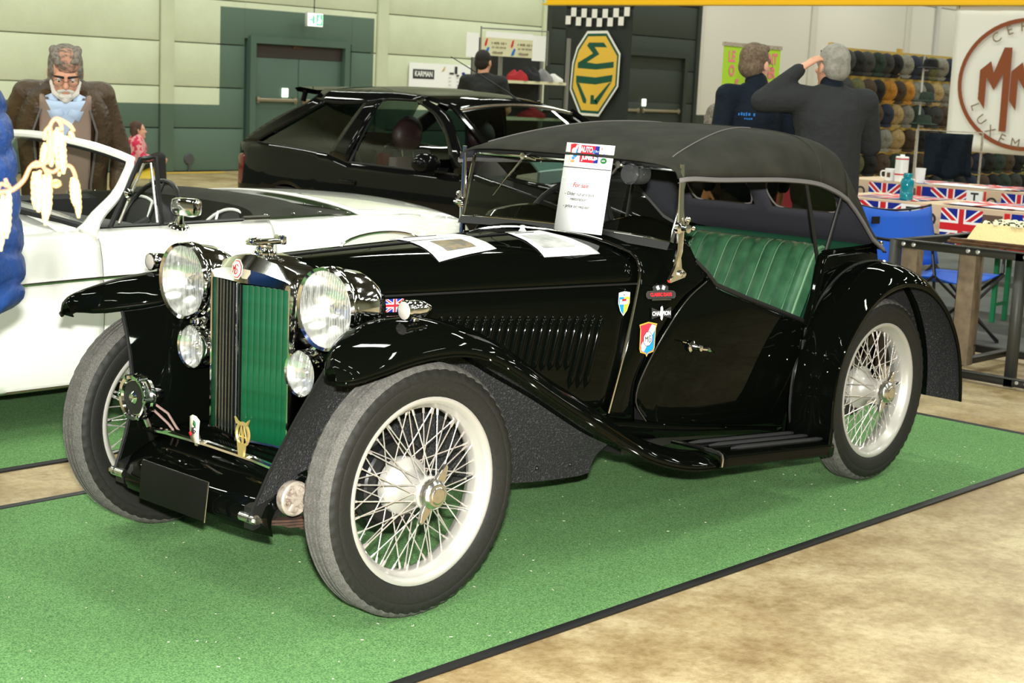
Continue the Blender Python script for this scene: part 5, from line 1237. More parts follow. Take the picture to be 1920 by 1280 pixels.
for s in (-1, 1):
    B().grid([[chestpt(s*.050, 1.04, .110), chestpt(s*.098, 1.0, .125)], [chestpt(s*.030, .96, .158), chestpt(s*.100, .93, .160)], [chestpt(s*.008, .88, .182), chestpt(s*.062, .80, .190)]]).o('shirt_collar', 'shirt_blue', r, solid=.008, off=0)
    B().tube([chestpt(s*x, t, o_) for x, t, o_ in ((.085, 1.0, .135), (.125, .86, .185), (.155, .66, .205), (.145, .40, .22), (.13, .10, .21), (.13, -.15, .20))], .006, 6).o('zip_edge', 'canvas_edge', r)
    B().grid([[chestpt(s*x, t, o_), chestpt(s*(x+.045), t+.01, o_+.012), chestpt(s*(x+.09), t, o_-.01)] for x, t, o_ in ((.060, 1.05, .10), (.085, .98, .135), (.120, .86, .180), (.150, .66, .198), (.140, .40, .21), (.125, .10, .205), (.125, -.15, .195))]).o('jacket_front', 'jacket_brown', r, solid=.016)
# --- little girl on a yellow ride-on toy by the wall
kx, ky = 7.86, 12.5
J = dict(hip=(0, .05, .26), neck=(0, .03, .55), head=(0, .0, .665), shL=(.11, .03, .50), shR=(-.11, .03, .50), elL=(.16, -.03, .36), elR=(-.16, -.03, .36), wrL=(.10, -.20, .33), wrR=(-.10, -.20, .33), knL=(.10, -.26, .36), knR=(-.10, -.26, .36), anL=(.12, -.28, .07), anR=(-.12, -.28, .07))
r, HR, hd, TR = person('little girl in a pink flowered top sitting on a yellow ride-on toy', (kx, ky, 0), radians(62), J, 'floral', 'trouser_dark', ('hair_child', 'long'), 'skin_light', k=.84, hem=.02, topname='blouse')
ty = thing('ride_on_toy', 'small yellow plastic ride-on car with white wheels under the little girl', 'toy', (kx, ky, 0), radians(62))
hue('toy_yellow', 236, 200, 20, .35); hue('toy_white', 226, 226, 220, .4)
g = B(); g.grid([[V((x*w_, y, z)) for x, z in ((-1, .10), (-1, zt*.8), (-.7, zt), (.7, zt), (1, zt*.8), (1, .10))] for y, w_, zt in ((.20, .07, .16), (.15, .10, .20), (0, .085, .20), (-.12, .10, .22), (-.24, .11, .24), (-.32, .07, .16))], cu=True, cap=True); g.o('toy_body', 'toy_yellow', ty)
g = B(); g.tube([(0, -.20, .22), (0, -.19, .32)], .014, 8).tube([(-.11, -.19, .33), (0, -.20, .32), (.11, -.19, .33)], .012, 8); g.o('handlebar', 'rubber_trim', ty)
for x in (-.11, .11):
    for y in (-.22, .14): B().lathe([(0, .022), (.03, .022), (.06, .018), (.075, .008), (.075, -.008), (.06, -.018), (0, -.02)], c=(x, y, .075), ax=(1, 0, 0), n=20).o('toy_wheel', 'toy_white', ty)
# --- man in a black T-shirt seen from behind at the clothing stall
J = stand(1.76, head=(.01, -.02, 1.625), yaw=radians(-20), elL=(.28, -.06, 1.14), elR=(-.27, -.02, 1.14), wrL=(.20, -.28, 1.10), wrR=(-.20, -.25, 1.08))
person('dark-haired man in a black T-shirt seen from behind at the clothing shelf', (9.17, 8.07, 0), radians(128), J, 'black_tee', 'jeans', ('hair_dark', 'short'), 'skin', sleeve=.72, bulk=1.05, topname='t_shirt')
# --- man in a navy jacket, turned to the right
J = stand(1.75, yaw=radians(-56), head=(-.01, -.05, 1.60), neck=(0, .0, 1.465))
r, HR, hd, TR = person('brown-haired man with glasses in a navy jacket seen from behind', (4.99, 1.795, 0), radians(150), J, 'navy_cloth', 'trouser_dark', ('hair_brown', 'fringe'), 'skin_light', bulk=1.04)
H = lambda x, y, z: hd+HR @ V((x, y, z))
g = B()
for s in (-1, 1): g.tube([H(s*.083, .01, .012), H(s*.080, -.05, .014), H(s*.060, -.098, .010)], .0022, 6); g.tube([H(s*.034+.024*cos(a), -.103, .004+.018*sin(a)) for a in [2*pi*i/14 for i in range(14)]], .0018, 6, closed=True)
g.o('glasses', 'spectacle', r)
hue('logo_blue', 20, 110, 190, .6)
d = Dec(((.135, .165, 1.305), V((-1, .18, 0)).normalized(), (0, 0, 1)), .001); d.scrawl(0, .012, .12, .022, 'logo_blue').scrawl(.012, -.014, .06, .014, 'logo_blue'); 
lg_ = d.o('back_print', r)
def collar(b): caps(b, V((0, .005, 1.455)), V((0, -.005, 1.50)), .076, .070, 16)
blob('collar', collar, 'navy_cloth', r, .012, 2)
# --- man in a grey jumper with a hand on his head
J = stand(1.76, head=(0, -.03, 1.60), neck=(0, .01, 1.47), yaw=radians(15), shL=(.20, .0, 1.42), shR=(-.20, .0, 1.415), elL=(.335, .02, 1.375), wrL=(.195, -.04, 1.565), elR=(-.30, -.10, 1.17), wrR=(-.20, -.32, 1.20))
J['elL'] = (.40, -.02, 1.40); J['wrL'] = (.185, -.03, 1.585)
r, HR, hd, TR = person('silver-haired man in a grey jumper with one hand on his head', (4.90, 1.225, 0), radians(143), J, 'grey_knit', 'jeans', ('hair_silver', 'short'), 'skin', bulk=1.16, vox=.006, hand={'L': (V((-.85, .12, .62)), V((-.4, -.2, -.9)), .55)}, topname='jumper')
blob('collar', collar, 'navy_cloth', r, .012, 2)
# --- two seated visitors glimpsed between and beside the men
J = dict(hip=(0, .05, .50), neck=(0, 0, 1.05), head=(0, -.03, 1.19), shL=(.16, .01, .98), shR=(-.16, .01, .98), elL=(.20, -.06, .73), elR=(-.20, -.06, .73), wrL=(.12, -.28, .68), wrR=(-.12, -.28, .68), knL=(.10, -.38, .50), knR=(-.10, -.38, .50), anL=(.10, -.38, .085), anR=(-.10, -.38, .085))
def stool(x, y, rz, lab):
    t = thing('stool', lab, 'stool', (x, y, 0), rz); B().lathe([(0, .36), (.16, .36), (.17, .375), (.165, .39), (0, .395)], n=24).o('seat', 'wood_dark', t)
    for k in range(4): a = pi/4+k*pi/2; B().tube([(.11*cos(a), .11*sin(a), .365), (.16*cos(a), .16*sin(a), .0)], .012, 8).o('leg', 'black_satin', t)
J2 = dict(J, head=(0, -.03, 1.235), neck=(0, 0, 1.09))
person('brown-haired woman in a pink top seated between the two standing men', (6.35, 2.42, 0), radians(150), J2, 'pink_cloth', 'trouser_dark', ('hair_brown', 'long'), 'skin_light', k=.9, topname='blouse')
stool(6.35, 2.47, 0, 'stool under the woman in the pink top')
person('grey-haired visitor seated behind the man in the navy jacket', (6.27, 2.98, 0), radians(140), dict(J2), 'trouser_dark', 'jeans', ('hair_grey', 'long'), 'skin_light', k=.9, topname='pullover')
stool(6.27, 3.03, 0, 'stool under the grey-haired seated visitor')
# --- person in a quilted blue jacket at the left edge
J = stand(1.72, elL=(.30, .02, 1.12), wrL=(.24, -.06, .90))
r, HR, hd, TR = person('person in a quilted bright blue jacket at the left edge of the picture', (-.925, .235, 0), radians(228), J, 'trouser_dark', 'jeans', ('hair_dark', 'short'), 'skin', topname='pullover')
R_ = []
for i in range(53):
    z = .79+.72*i/52; ph = (z-.79)/.085; e = abs(2*(ph-math.floor(ph))-1); puff = .016*(1-e**4)
    w_ = smooth_itp([(.79, .200), (.84, .235), (1.0, .225), (1.2, .225), (1.34, .215), (1.40, .175), (1.44, .105), (1.51, .085)], z); dd = smooth_itp([(.79, .15), (.84, .19), (1.1, .18), (1.3, .155), (1.40, .115), (1.44, .09), (1.51, .085)], z)
    R_.append([V(((w_+puff)*cos(a), (dd+puff)*sin(a), z+.012*sin(5*a+ph))) for a in [2*pi*j/32 for j in range(32)]])
B().grid(R_, cu=True).o('quilted_jacket', 'puffer_blue', r, sharp=180)
for s in (-1, 1):
    R_ = []
    for i in range(31):
        t = i/30; p = V((s*.235, .01, 1.36)).lerp(V((s*.31, .02, 1.10)), t*2) if t < .5 else V((s*.31, .02, 1.10)).lerp(V((s*.26, -.06, .88)), t*2-1)
        ph = t*6; e = abs(2*(ph-math.floor(ph))-1); rr_ = .078-.02*t+.010*(1-e**4); R_.append([p+V((rr_*cos(a), rr_*sin(a), 0)) for a in [2*pi*j/18 for j in range(18)]])
    B().grid(R_, cu=True, cap=True).o('quilted_sleeve', 'puffer_blue', r, sharp=180)
mat('stall_grey', s2l(96, 98, 94), .95, noise=(2.2, s2l(74, 76, 73), .35, .7), bump=(300, .5, .004))
# ================================================================ STALLS, BANNERS AND SMALL THINGS
# hand-lettered sale card standing against the windscreen
hue('orange_ink', 232, 140, 70, .5); hue('green_ink', 30, 110, 50, .5); hue('grey_ink', 190, 190, 194, .6); hue('red_panel', 186, 24, 44, .5)
cardfr = (V((1.172, -.112, .951)), V((.02, -1, 0)).normalized(), V((.16, 0, 1)).normalized())
cu, cv = cardfr[1], cardfr[2]; cv = (cv-cu*cv.dot(cu)).normalized(); cn = cu.cross(cv)
sc = thing('sale_card', 'white For sale card propped against the windscreen of the black roadster', 'sign', cardfr[0]-V((0, 0, .003)))
CF2 = (V((0, 0, .003)), cu, cv)
d = Dec(CF2, .0005); d.rect(-.104, 0, .104, .300, 'paper'); d.o('card', sc, solid=.0012)
d = Dec((V((0, 0, .003))+cn*.0012, cu, cv), .0003)
d.rect(-.104, .2155, .104, .2185, 'ink')
sh3 = lambda cx, cy, k: [(cx+a*k, cy+b_*k) for a, b_ in [(-.036, .050), (0, .056), (.036, .050), (.030, -.03), (0, -.058), (-.030, -.03)]]
d.poly(sh3(-.066, .270, .5), 'red_ink').poly([(-.052, .290), (-.051, .256), (-.066, .242), (-.080, .258)], 'st_blue').poly([(-.056, .294), (-.048, .292), (-.074, .246), (-.081, .256)], 'paper').poly(octo(-.066, .272, .010, .012), 'paper')
d.ring(-.066, .2375, .017, .016, .0012, 'orange_ink', 20).text('MM', -.066, .237, .011, 'orange_ink', bold=.0006)
d.rect(-.036, .236, .026, .294, 'red_panel').rect(.026, .236, .044, .294, 'st_navy').rect(.018, .268, .026, .280, 'st_blue').text('AUTO', -.010, .279, .026, 'paper', bold=.0008, sx=.72).text('JUMBLE', .004, .254, .026, 'paper', bold=.0008, sx=.70)
d.scrawl(.036, .276, .012, .008, 'paper').scrawl(.036, .252, .012, .008, 'paper').scrawl(.056, .286, .008, .010, 'red_ink').scrawl(.068, .270, .008, .012, 'st_navy').ell(.070, .246, .014, .010, 'green_ink', 18).scrawl(.070, .246, .014, .005, 'paper')
d.scrawl(-.005, .226, .05, .005, 'grey_ink')
d.scrawl(-.020, .203, .055, .006, 'grey_ink').scrawl(-.022, .190, .050, .006, 'grey_ink').scrawl(.062, .192, .05, .005, 'grey_ink').scrawl(-.045, .180, .095, .005, 'grey_ink')
d.text('For sale', -.010, .157, .021, 'red_ink', bold=.0005, shear=.2).text('- Older nut and bolt', -.010, .127, .0155, 'ink', bold=.0003, shear=.15).text('restoration!', -.010, .110, .0155, 'ink', bold=.0003, shear=.15).text('- price on request', -.016, .085, .0155, 'ink', bold=.0003, shear=.15); d.o('lettering', sc)
# two information sheets lying on the bonnet
def bz(x, y):
    t = min(1, (x+.03)/1.18); w_ = .19*(1-t)+.418*t
    R = bonnet_ring(t); ys_ = [(p.y, p.z) for p in R[:6]]; return itp(ys_, abs(y))
def sheet(c4, label, photo):
    """curved sheet draped on the bonnet: c4 corners (x,y) TL,TR,BR,BL"""
    n = 9; G = []
    for j in range(n):
        v = j/(n-1); row = []
        for i in range(n):
            u = i/(n-1); x = (c4[0][0]*(1-u)+c4[1][0]*u)*(1-v)+(c4[3][0]*(1-u)+c4[2][0]*u)*v; y = (c4[0][1]*(1-u)+c4[1][1]*u)*(1-v)+(c4[3][1]*(1-u)+c4[2][1]*u)*v
            row.append(V((x, y, bz(x, y)+.0045)))
        G.append(row)
    t = thing('information_sheet', label, 'paper', G[4][4]); of = -G[4][4]
    B().grid(G).o('sheet', 'paper', t, solid=.0008, loc=of)
    def cell(i0, j0, i1, j1, m, nm):
        B().grid([[G[j][i]+V((0, 0, .0012)) for i in range(i0, i1+1)] for j in range(j0, j1+1)]).o(nm, m, t, loc=of)
    if photo: cell(2, 4, 6, 7, 'photo_print', 'photo_print')
    else: cell(1, 2, 6, 6, 'photo_grey', 'photo_print')
    for k in range(1, 4):
        p, q = G[k if k < 3 else 7][1], G[k if k < 3 else 7][6 if k > 1 else 5]
        B().tube([p+V((0, 0, .0012)), p.lerp(q, .5)+V((0, 0, .0016)), q+V((0, 0, .0012))], .0011, 4).o('text_line', 'ink' if k == 1 else 'grey_ink', t, loc=of)
    B().lathe([(.014, 0), (.010, .004), (.006, .012), (.009, .018), (0, .02)], c=G[0][4]+V((0, 0, .001)), n=14).o('suction_cup', 'cup_clear', t, loc=of)
mat('photo_print', s2l(120, 96, 40), .4, noise=(40, s2l(50, 46, 40), .4, .6)); mat('photo_grey', s2l(196, 196, 192), .5, noise=(24, s2l(150, 152, 150), .4, .7)); mat('cup_clear', (.85, .87, .87), .15)
sheet([(.555, .155), (.80, .10), (.70, -.185), (.425, -.21)], 'white information sheet with a small photo lying on the bonnet behind the radiator cap', True)
sheet([(.955, .02), (1.105, .0), (1.03, -.36), (.80, -.315)], 'white information sheet on the bonnet in front of the For sale card', False)
# ---- banners on the yellow beam
hue('flag_black', 34, 40, 36, .8); hue('flag_gold', 226, 182, 64, .7); hue('flag_green', 12, 78, 58, .7); hue('flag_white', 232, 228, 222, .7)
def flagcloth(fr, w_, h_, m, name, parent, wave=.02, sag=0):
    o, u, v = [V(q) for q in fr]; n = u.cross(v); R = []
    for j in range(17):
        b_ = j/16
        R.append([o+u*(w_*i/24)+v*(-h_*b_-sag*sin(pi*i/24)*(1-b_))+n*(wave*sin(i*.9+b_)*(.3+.7*b_)) for i in range(25)])
    return B().grid(R).o(name, m, parent, solid=.003)
XB = 12.95
fg = thing('club_flag', 'black flag with yellow and green octagon emblem and chequered top hanging from the beam', 'flag', (XB, 9.62, .55))
fb = (V((-.0, .63, 1.905)), V((0, -1, 0)), V((0, 0, 1)))
flagcloth(fb, 1.12, 1.90, 'flag_black', 'cloth', fg, .012, .03)
d = Dec((V((-.035, .63, 1.905)), V((0, -1, 0)), V((0, 0, 1))), .001)
for i in range(12):
    sg = .03*sin(pi*(i+.5)/12); x = .02+1.08*i/12
    if i % 2 == 0: d.rect(x, -.235-sg, x+.088, -.125-sg, 'flag_white')
    else: d.rect(x, -.125-sg, x+.088, -.012-sg, 'flag_white')
cx, cy = .575, -.865
E_ = lambda pts, k=1: [(cx+(a-577)*.00166*k, cy-(b_-795)*.00162*k) for a, b_ in pts]
OCT = [(480, 460), (685, 455), (825, 630), (820, 890), (640, 1132), (445, 1130), (328, 930), (340, 715), (380, 590)]
d.poly(E_(OCT), 'flag_white').poly(E_(OCT, .94), 'flag_green').poly(E_(OCT, .875), 'flag_gold')
for q in ([(505, 550), (655, 548), (690, 585), (565, 585), (485, 575)], [(485, 575), (565, 585), (615, 640), (550, 635)], [(550, 635), (615, 640), (490, 708), (400, 712)], [(400, 712), (490, 706), (590, 716), (765, 695), (765, 742), (590, 762), (400, 755)],
          [(390, 815), (590, 824), (760, 798), (755, 852), (590, 880), (392, 872)], [(392, 872), (425, 876), (508, 1005), (505, 1035), (475, 1030)], [(725, 866), (755, 852), (620, 1037), (585, 1005)], [(548, 1037), (548, 965), (582, 965), (586, 1003), (612, 1003), (620, 1037)]): d.poly(E_(q), 'flag_green'); d.k -= 1
d.k += 1
d.o('emblem', fg)
for y in (.63, -.49): B().tube([(0, y, 1.88), (0, y-.01*(1 if y < 0 else -1), 1.912)], .004, 5).o('tie', 'rubber_trim', fg)
hue('banner_white', 226, 224, 216, .6); hue('brown_print', 132, 66, 30, .6); hue('olive_print', 122, 104, 78, .6)
mm = thing('club_banner', 'white banner with a brown ringed double M emblem and Cercle Luxembourg lettering', 'banner', (XB, 3.9, .922))
flagcloth((V((0, .785, 1.535)), V((0, -1, -.008)), V((0, .012, 1))), 1.75, 1.535, 'banner_white', 'cloth', mm, .006)
d = Dec((V((-.03, .785, 1.535)), V((0, -1, -.008)), V((0, .012, 1))), .0012); cx, cy = .875, -.80
d.ring(cx, cy, .775, .69, .045, 'brown_print', 56)
for s in (0, 1):
    o_ = .355*s-.105
    M_ = [(-.55, -.20), (-.55, .155), (-.395, .27), (-.345, .13), (-.215, .44), (-.10, .44), (-.10, -.58), (-.205, -.58), (-.205, .12), (-.325, -.085), (-.445, .07), (-.445, -.32)]
    d.poly([(cx+a*.77+o_, cy+b_*.86) for a, b_ in M_], 'brown_print'); d.k -= 1
d.arc('CERCLE', cx, cy, .60, .145, 'olive_print', radians(128), -radians(15.5)); d.arc('LUXEMBOURG', cx, cy-.02, .60, .145, 'olive_print', radians(203), radians(15.2), inside=True)
d.o('lettering', mm)
for y in (.75, -.9): B().tube([(0, y, 1.51), (0, y, 1.54)], .004, 5).o('tie', 'rubber_trim', mm)
# ---- lime roll-up poster
hue('lime', 166, 206, 40, .6); hue('lemon', 246, 226, 30, .6); hue('poster_pink', 226, 120, 130, .6)
ru = thing('roll_up_poster', 'lime green roll-up poster with red lettering behind the two standing men', 'poster', (9.65, 5.0, 0))
B().box((0, 0, .04), (1.0, .14, .08), ch=.01).o('base', 'shock_alloy', ru); B().box((0, .02, .96), (.94, .004, 1.80)).o('sheet', 'lime', ru); B().box((0, .02, 1.875), (.97, .02, .035)).o('top_bar', 'shock_alloy', ru); B().tube([(0, .06, .05), (0, .06, 1.86)], .012, 8).o('pole', 'shock_alloy', ru)
d = Dec((V((0, .017, 0)), V((1, 0, 0)), V((0, 0, 1))), .001)
for t_, x_, z_ in (('LE', -.34, 1.76), ('NT', .34, 1.76), ('O', -.33, 1.63), ('ER', .33, 1.63), ('F', -.24, 1.50), ('E', .26, 1.50)): d.text(t_, x_, z_, .14, 'poster_pink', bold=.006, sx=.8)
for x, z, w_, h_ in ((-.28, 1.36, .16, .10), (.12, 1.36, .22, .11), (.20, 1.15, .20, .10)): d.ell(x, z, w_, h_, 'lemon', 20); d.scrawl(x, z+.03, .14, .03, 'ink'); d.scrawl(x, z-.03, .18, .03, 'red_ink')
d.ell(-.32, 1.14, .07, .055, 'flag_white', 16).scrawl(-.1, .95, .4, .05, 'red_ink'); d.o('lettering', ru)
# ---- hat stand with rows of caps
RX0, RX1, RY = 12.7, 15.9, 6.0; RXL = 18.3
hs = thing('hat_stand', 'tall rack of yellow wooden rails holding rows of caps', 'rack', (14.3, RY-.02, 0)); hue('rail_wood', 190, 156, 70, .6)
ZR = [1.97, 1.66, 1.38, 1.09, .80, .52]
for x in (-1.55, 0, 1.55, 3.95): B().box((x, .10, 1.02 if x < 2 else .60), (.06, .05, 2.04 if x < 2 else 1.2)).o('upright', 'rail_wood', hs)
for z in ZR: B().box((0 if z > 1.2 else 1.2, .06, z), (3.3 if z > 1.2 else 5.7, .04, .05)).o('rail', 'rail_wood', hs)
B().box((0, .16, 1.0), (3.3, .02, 1.9)).o('back_board', 'black_satin', hs); B().box((2.85, .16, .6), (2.35, .02, 1.15)).o('back_board', 'black_satin', hs)
capcol = {'charcoal': (46, 46, 44), 'dark brown': (58, 46, 34), 'black': (20, 20, 20), 'ochre': (150, 104, 36), 'olive': (78, 78, 50), 'navy': (26, 32, 46), 'grey tweed': (104, 102, 92), 'tan': (136, 116, 78), 'dark green': (34, 46, 38)}
for k, c in capcol.items(): mat('felt_'+k, s2l(*c), .9, noise=(50, s2l(*[min(255, int(q*1.35)) for q in c]), .4, .75), bump=(80, .5, .01))
def cap_mesh(m, kind):
    """flat cap or brimmed hat hung crown outwards (crown towards -y)"""
    q = B()
    if kind == 'cap':
        R = []
        for i in range(9):
            t = i/8; r_ = sin(pi/2*min(1, t*1.05)) if t < .95 else .96
            R.append([V((.128*r_*cos(a), -.095*cos(pi/2*t)-.02*(1-t)*sin(a), .145*r_*sin(a)*(1.0 if sin(a) > 0 else .92))) for a in [2*pi*j/16 for j in range(16)]])
        q.grid(R, cu=True)
        q.grid([[V((.105*u, -.012-.035*(1-u*u), -.118-.045*k*(1-u*u)**.5)) for u in [-1+2*j/8 for j in range(9)]] for k in (0, .5, 1)])
    else:
        q.lathe([(0, .12), (.06, .118), (.085, .10), (.095, .04), (.10, .015), (.125, .008), (.165, .0), (.172, .006), (.165, .010), (.10, .022)], ax=(0, -1, .25), n=20)
    return q.mesh('flat_cap', 'felt_'+m, sharp=60)
CM = {}
def capobj(col, kind, loc, rot, label, grp, name='flat_cap'):
    if (col, kind) not in CM: CM[(col, kind)] = cap_mesh(col, kind)
    ob = bpy.data.objects.new(name, CM[(col, kind)]); COL.objects.link(ob); ob.scale = (.92, .92, .92); ob.location = loc; ob.rotation_euler = rot; return tag(ob, label, 'hat', grp)
ORD = ['first', 'second', 'third', 'fourth', 'fifth', 'sixth', 'seventh', 'eighth', 'ninth', 'tenth', 'eleventh', 'twelfth', 'thirteenth', 'fourteenth', 'fifteenth', 'sixteenth', 'seventeenth', 'eighteenth']
RN = ['top', 'second', 'third', 'fourth', 'fifth', 'lowest']
random.seed(11)
pat = [['charcoal', 'black', 'charcoal', 'dark green', 'charcoal', 'black', 'grey tweed', 'navy', 'charcoal', 'olive', 'grey tweed', 'navy', 'charcoal', 'olive'],
       ['charcoal', 'olive', 'dark brown', 'black', 'ochre', 'dark brown', 'ochre', 'grey tweed', 'charcoal', 'tan', 'grey tweed', 'black', 'charcoal'],
       ['dark green', 'black', 'charcoal', 'dark brown', 'navy', 'tan', 'grey tweed', 'dark green', 'black', 'charcoal', 'dark brown', 'navy', 'olive'],
       ['olive', 'charcoal', 'dark green', 'grey tweed', 'tan', 'dark brown', 'black', 'dark brown', 'olive', 'black', 'navy', 'charcoal', 'dark brown', 'black', 'olive', 'navy', 'dark green', 'black'],
       ['tan', 'olive', 'black', 'dark brown', 'dark green', 'black', 'dark brown', 'olive', 'black', 'charcoal', 'dark brown', 'navy', 'black', 'dark green', 'dark brown', 'black', 'charcoal', 'olive'],
       ['black', 'dark green', 'dark brown', 'black', 'olive', 'dark brown', 'black', 'charcoal', 'dark green', 'black', 'navy', 'dark brown', 'black', 'dark green', 'charcoal', 'black', 'dark brown']]
for ri, row in enumerate(pat):
    for ci, col in enumerate(row):
        x = RX0+.08+((RX1 if ri < 3 else RXL)-RX0-.1)*(ci+.5)/len(row)+random.uniform(-.02, .02)
        capobj(col, 'cap', (x, RY-.046, ZR[ri]-.13), (radians(random.uniform(-6, 6)), 0, radians(-30+random.uniform(-8, 8))), '%s flat cap, %s from the left in the %s row of the hat rack' % (col, ORD[ci], RN[ri]), 'caps on the hat rack')
for i, (x, z, c) in enumerate(((13.55, 1.80, 'black'), (13.52, 1.43, 'dark green'), (13.5, 1.17, 'dark green'))):
    capobj(c, 'brim', (x, 5.25, z), (radians(-75), 0, radians(-40)), '%s brimmed felt hat, %s of three on the white wire stand' % (c, ('topmost', 'middle', 'lowest')[i]), 'brimmed hats on the wire stand', 'brimmed_hat')
ws_ = thing('wire_hat_stand', 'slim white wire stand carrying three brimmed hats', 'rack', (13.52, 5.32, 0)); B().tube([(0, 0, 0), (0, 0, 1.95)], .012, 8).o('pole', 'lamp_housing', ws_); B().lathe([(.2, 0), (.2, .015), (.02, .03)], n=20).o('foot', 'lamp_housing', ws_)
for z in (1.78, 1.41, 1.15): B().tube([(0, 0, z), (.0, -.06, z)], .008, 6).o('arm', 'lamp_housing', ws_)
# folded dark garment under the white banner and a potted shrub
gm = B(); R = [[V((.46*(i/10-.5), .03*sin(i*1.3+j*.4), -.42*j/8+.02*sin(i*.9)*(j/8))) for i in range(11)] for j in range(9)]
gt = thing('garment_rail', 'steel rail with a navy garment hanging below the white banner', 'rack', (11.05, 3.65, 0), radians(-45))
B().tube([(-.32, 0, 0), (-.32, 0, 1.16), (.32, 0, 1.16), (.32, 0, 0)], .012, 8).o('rail', 'shock_alloy', gt)
for s in (-1, 1): B().tube([(s*.32, -.25, .012), (s*.32, .25, .012)], .012, 8).o('foot', 'shock_alloy', gt)
gm.grid(R).o('garment', 'navy_cloth', gt, solid=.02, loc=(0, -.02, 1.14))
sb = thing('potted_shrub', 'small green shrub in a pot standing on the rear flag-cloth table', 'plant', (9.25, 1.92, .765)); B().lathe([(0, 0), (.07, 0), (.09, .12), (.08, .12), (.0, .11)], n=20).o('pot', 'wood_dark', sb)
hue('leaf_green', 74, 92, 34, .7); random.seed(5); lf = B()
for i in range(900):
    t = random.random(); a = random.uniform(0, 2*pi); r_ = .155*(1-t*.85)*sqrt(random.random()); c = V((r_*cos(a), r_*sin(a), .12+.30*t)); u = V((random.uniform(-1, 1), random.uniform(-1, 1), random.uniform(-.2, 1))).normalized()*.022; v_ = u.orthogonal().normalized()*.009
    lf.add([c, c+u*.5+v_, c+u, c+u*.5-v_], [(0, 1, 2, 3)])
lf.o('foliage', 'leaf_green', sb, kind='stuff'); B().tube([(0, 0, .1), (0, 0, .36)], .01, 6).o('stem', 'wood_dark', sb)
# ---- tables under flag-patterned cloths
hue('cloth_beige', 206, 180, 152, .8); hue('cloth_brown', 96, 72, 58, .8); hue('leg_green', 20, 112, 70, .5); hue('bench_wood', 206, 168, 84, .5)
def flag_table(x0, x1, y0, y1, drop, label_t, label_c, seed):
    t = thing('trestle_table', label_t, 'table', ((x0+x1)/2, (y0+y1)/2, 0)); w_, h_ = x1-x0, y1-y0
    B().box((0, 0, .735), (w_-.02, h_-.02, .03)).o('tabletop', 'bench_wood', t)
    for s in (-1, 1):
        for q in (-1, 1): B().box((q*(w_/2-.08), s*(h_/2-.25), .36), (.035, .035, .72)).o('leg', 'leg_green', t)
        B().box((0, s*(h_/2-.25), .30), (w_-.16, .03, .03)).o('cross_bar', 'leg_green', t)
    c = thing('tablecloth', label_c, 'tablecloth', ((x0+x1)/2, (y0+y1)/2, .752)); hw, hh = w_/2+.012, h_/2+.012
    g = B(); N_ = 40
    g.grid([[V((-hw, hh-2*hh*i/N_, z)) + V((-.012*(-z/drop)*(1+sin(i*1.1)), 0, 0)) for i in range(N_+1)] for z in (-drop, -drop*.6, -drop*.3, -.01, .004)]+[[V((x, hh-2*hh*i/N_, .004)) for i in range(N_+1)] for x in (-hw*.3, hw*.3, hw)]+[[V((hw, hh-2*hh*i/N_, z)) for i in range(N_+1)] for z in (-.01, -drop*.5, -drop)])
    g.o('cloth', 'cloth_beige', c)
    d = Dec((V((-hw-.030, hh, -.008)), V((0, -1, 0)), V((0, 0, 1))), .0008); random.seed(seed); L = 2*hh
    x = .02; k = seed
    while x < L-.1:
        wq = .30; k += 1
        kind = k % 4
        if kind == 0: union_jack(d, x, -drop+.012, x+wq, 0)
        elif kind == 1: d.rect(x, -drop+.03, x+.14, -.02, 'cloth_brown'); d.rect(x+.15, -drop+.012, x+.19, 0, 'red_ink'); d.rect(x+.20, -.09, x+.30, 0, 'st_navy'); d.rect(x+.20, -drop+.012, x+.30, -.095, 'red_ink')
        elif kind == 2: union_jack(d, x-.02, -drop+.012, x+wq+.04, 0)
        else:
            d.rect(x, -drop+.012, x+.14, 0, 'white_print'); d.text('T', x+.07, -.06, .11, 'ink', bold=.003); d.text('O', x+.22, -.09, .12, 'ink', bold=.003); d.rect(x+.15, -.17, x+.17, 0, 'red_ink')
        x += wq
    x = .0; k = seed+1
    while x < L-.1 and drop > .5:
        if k % 3: union_jack(d, x, -.38, x+.34, -.185)
        else: d.rect(x, -.38, x+.16, -.185, 'st_navy'); d.rect(x+.16, -.38, x+.2, -.185, 'white_print'); d.rect(x+.2, -.38, x+.34, -.28, 'red_ink'); d.rect(x+.2, -.27, x+.34, -.185, 'cloth_brown')
        k += 1; x += .35
    d.o('flag_print', c)
    d = Dec((V((0, 0, .0055)), V((0, -1, 0)), V((1, 0, 0))), .0006)
    for yq in (-.7, 0, .7): union_jack(d, yq-.25, -hw*.8, yq+.25, hw*.8)
    d.o('flag_print', c)
flag_table(6.80, 7.5, .15, 2.35, .25, 'front trestle table with green legs under a flag-patterned cloth', 'flag-patterned cloth on the front trestle table behind the blue chair', 0)
flag_table(8.95, 9.65, .9, 3.55, .27, 'rear trestle table under a flag-patterned cloth, near the cap rack', 'flag-patterned cloth on the rear trestle table, below the mug', 2)
for nm, x0, y0, lab in (('paper_sheet', 8.98, 2.4, 'white sheet of paper lying on the rear flag-patterned cloth'), ('paper_sheet', 6.9, 1.15, 'long white sheet of paper lying on the front flag-patterned cloth')):
    tag(B().box((x0+.15, y0, .764), (.28, .65, .004)).o(nm, 'paper'), lab, 'paper')
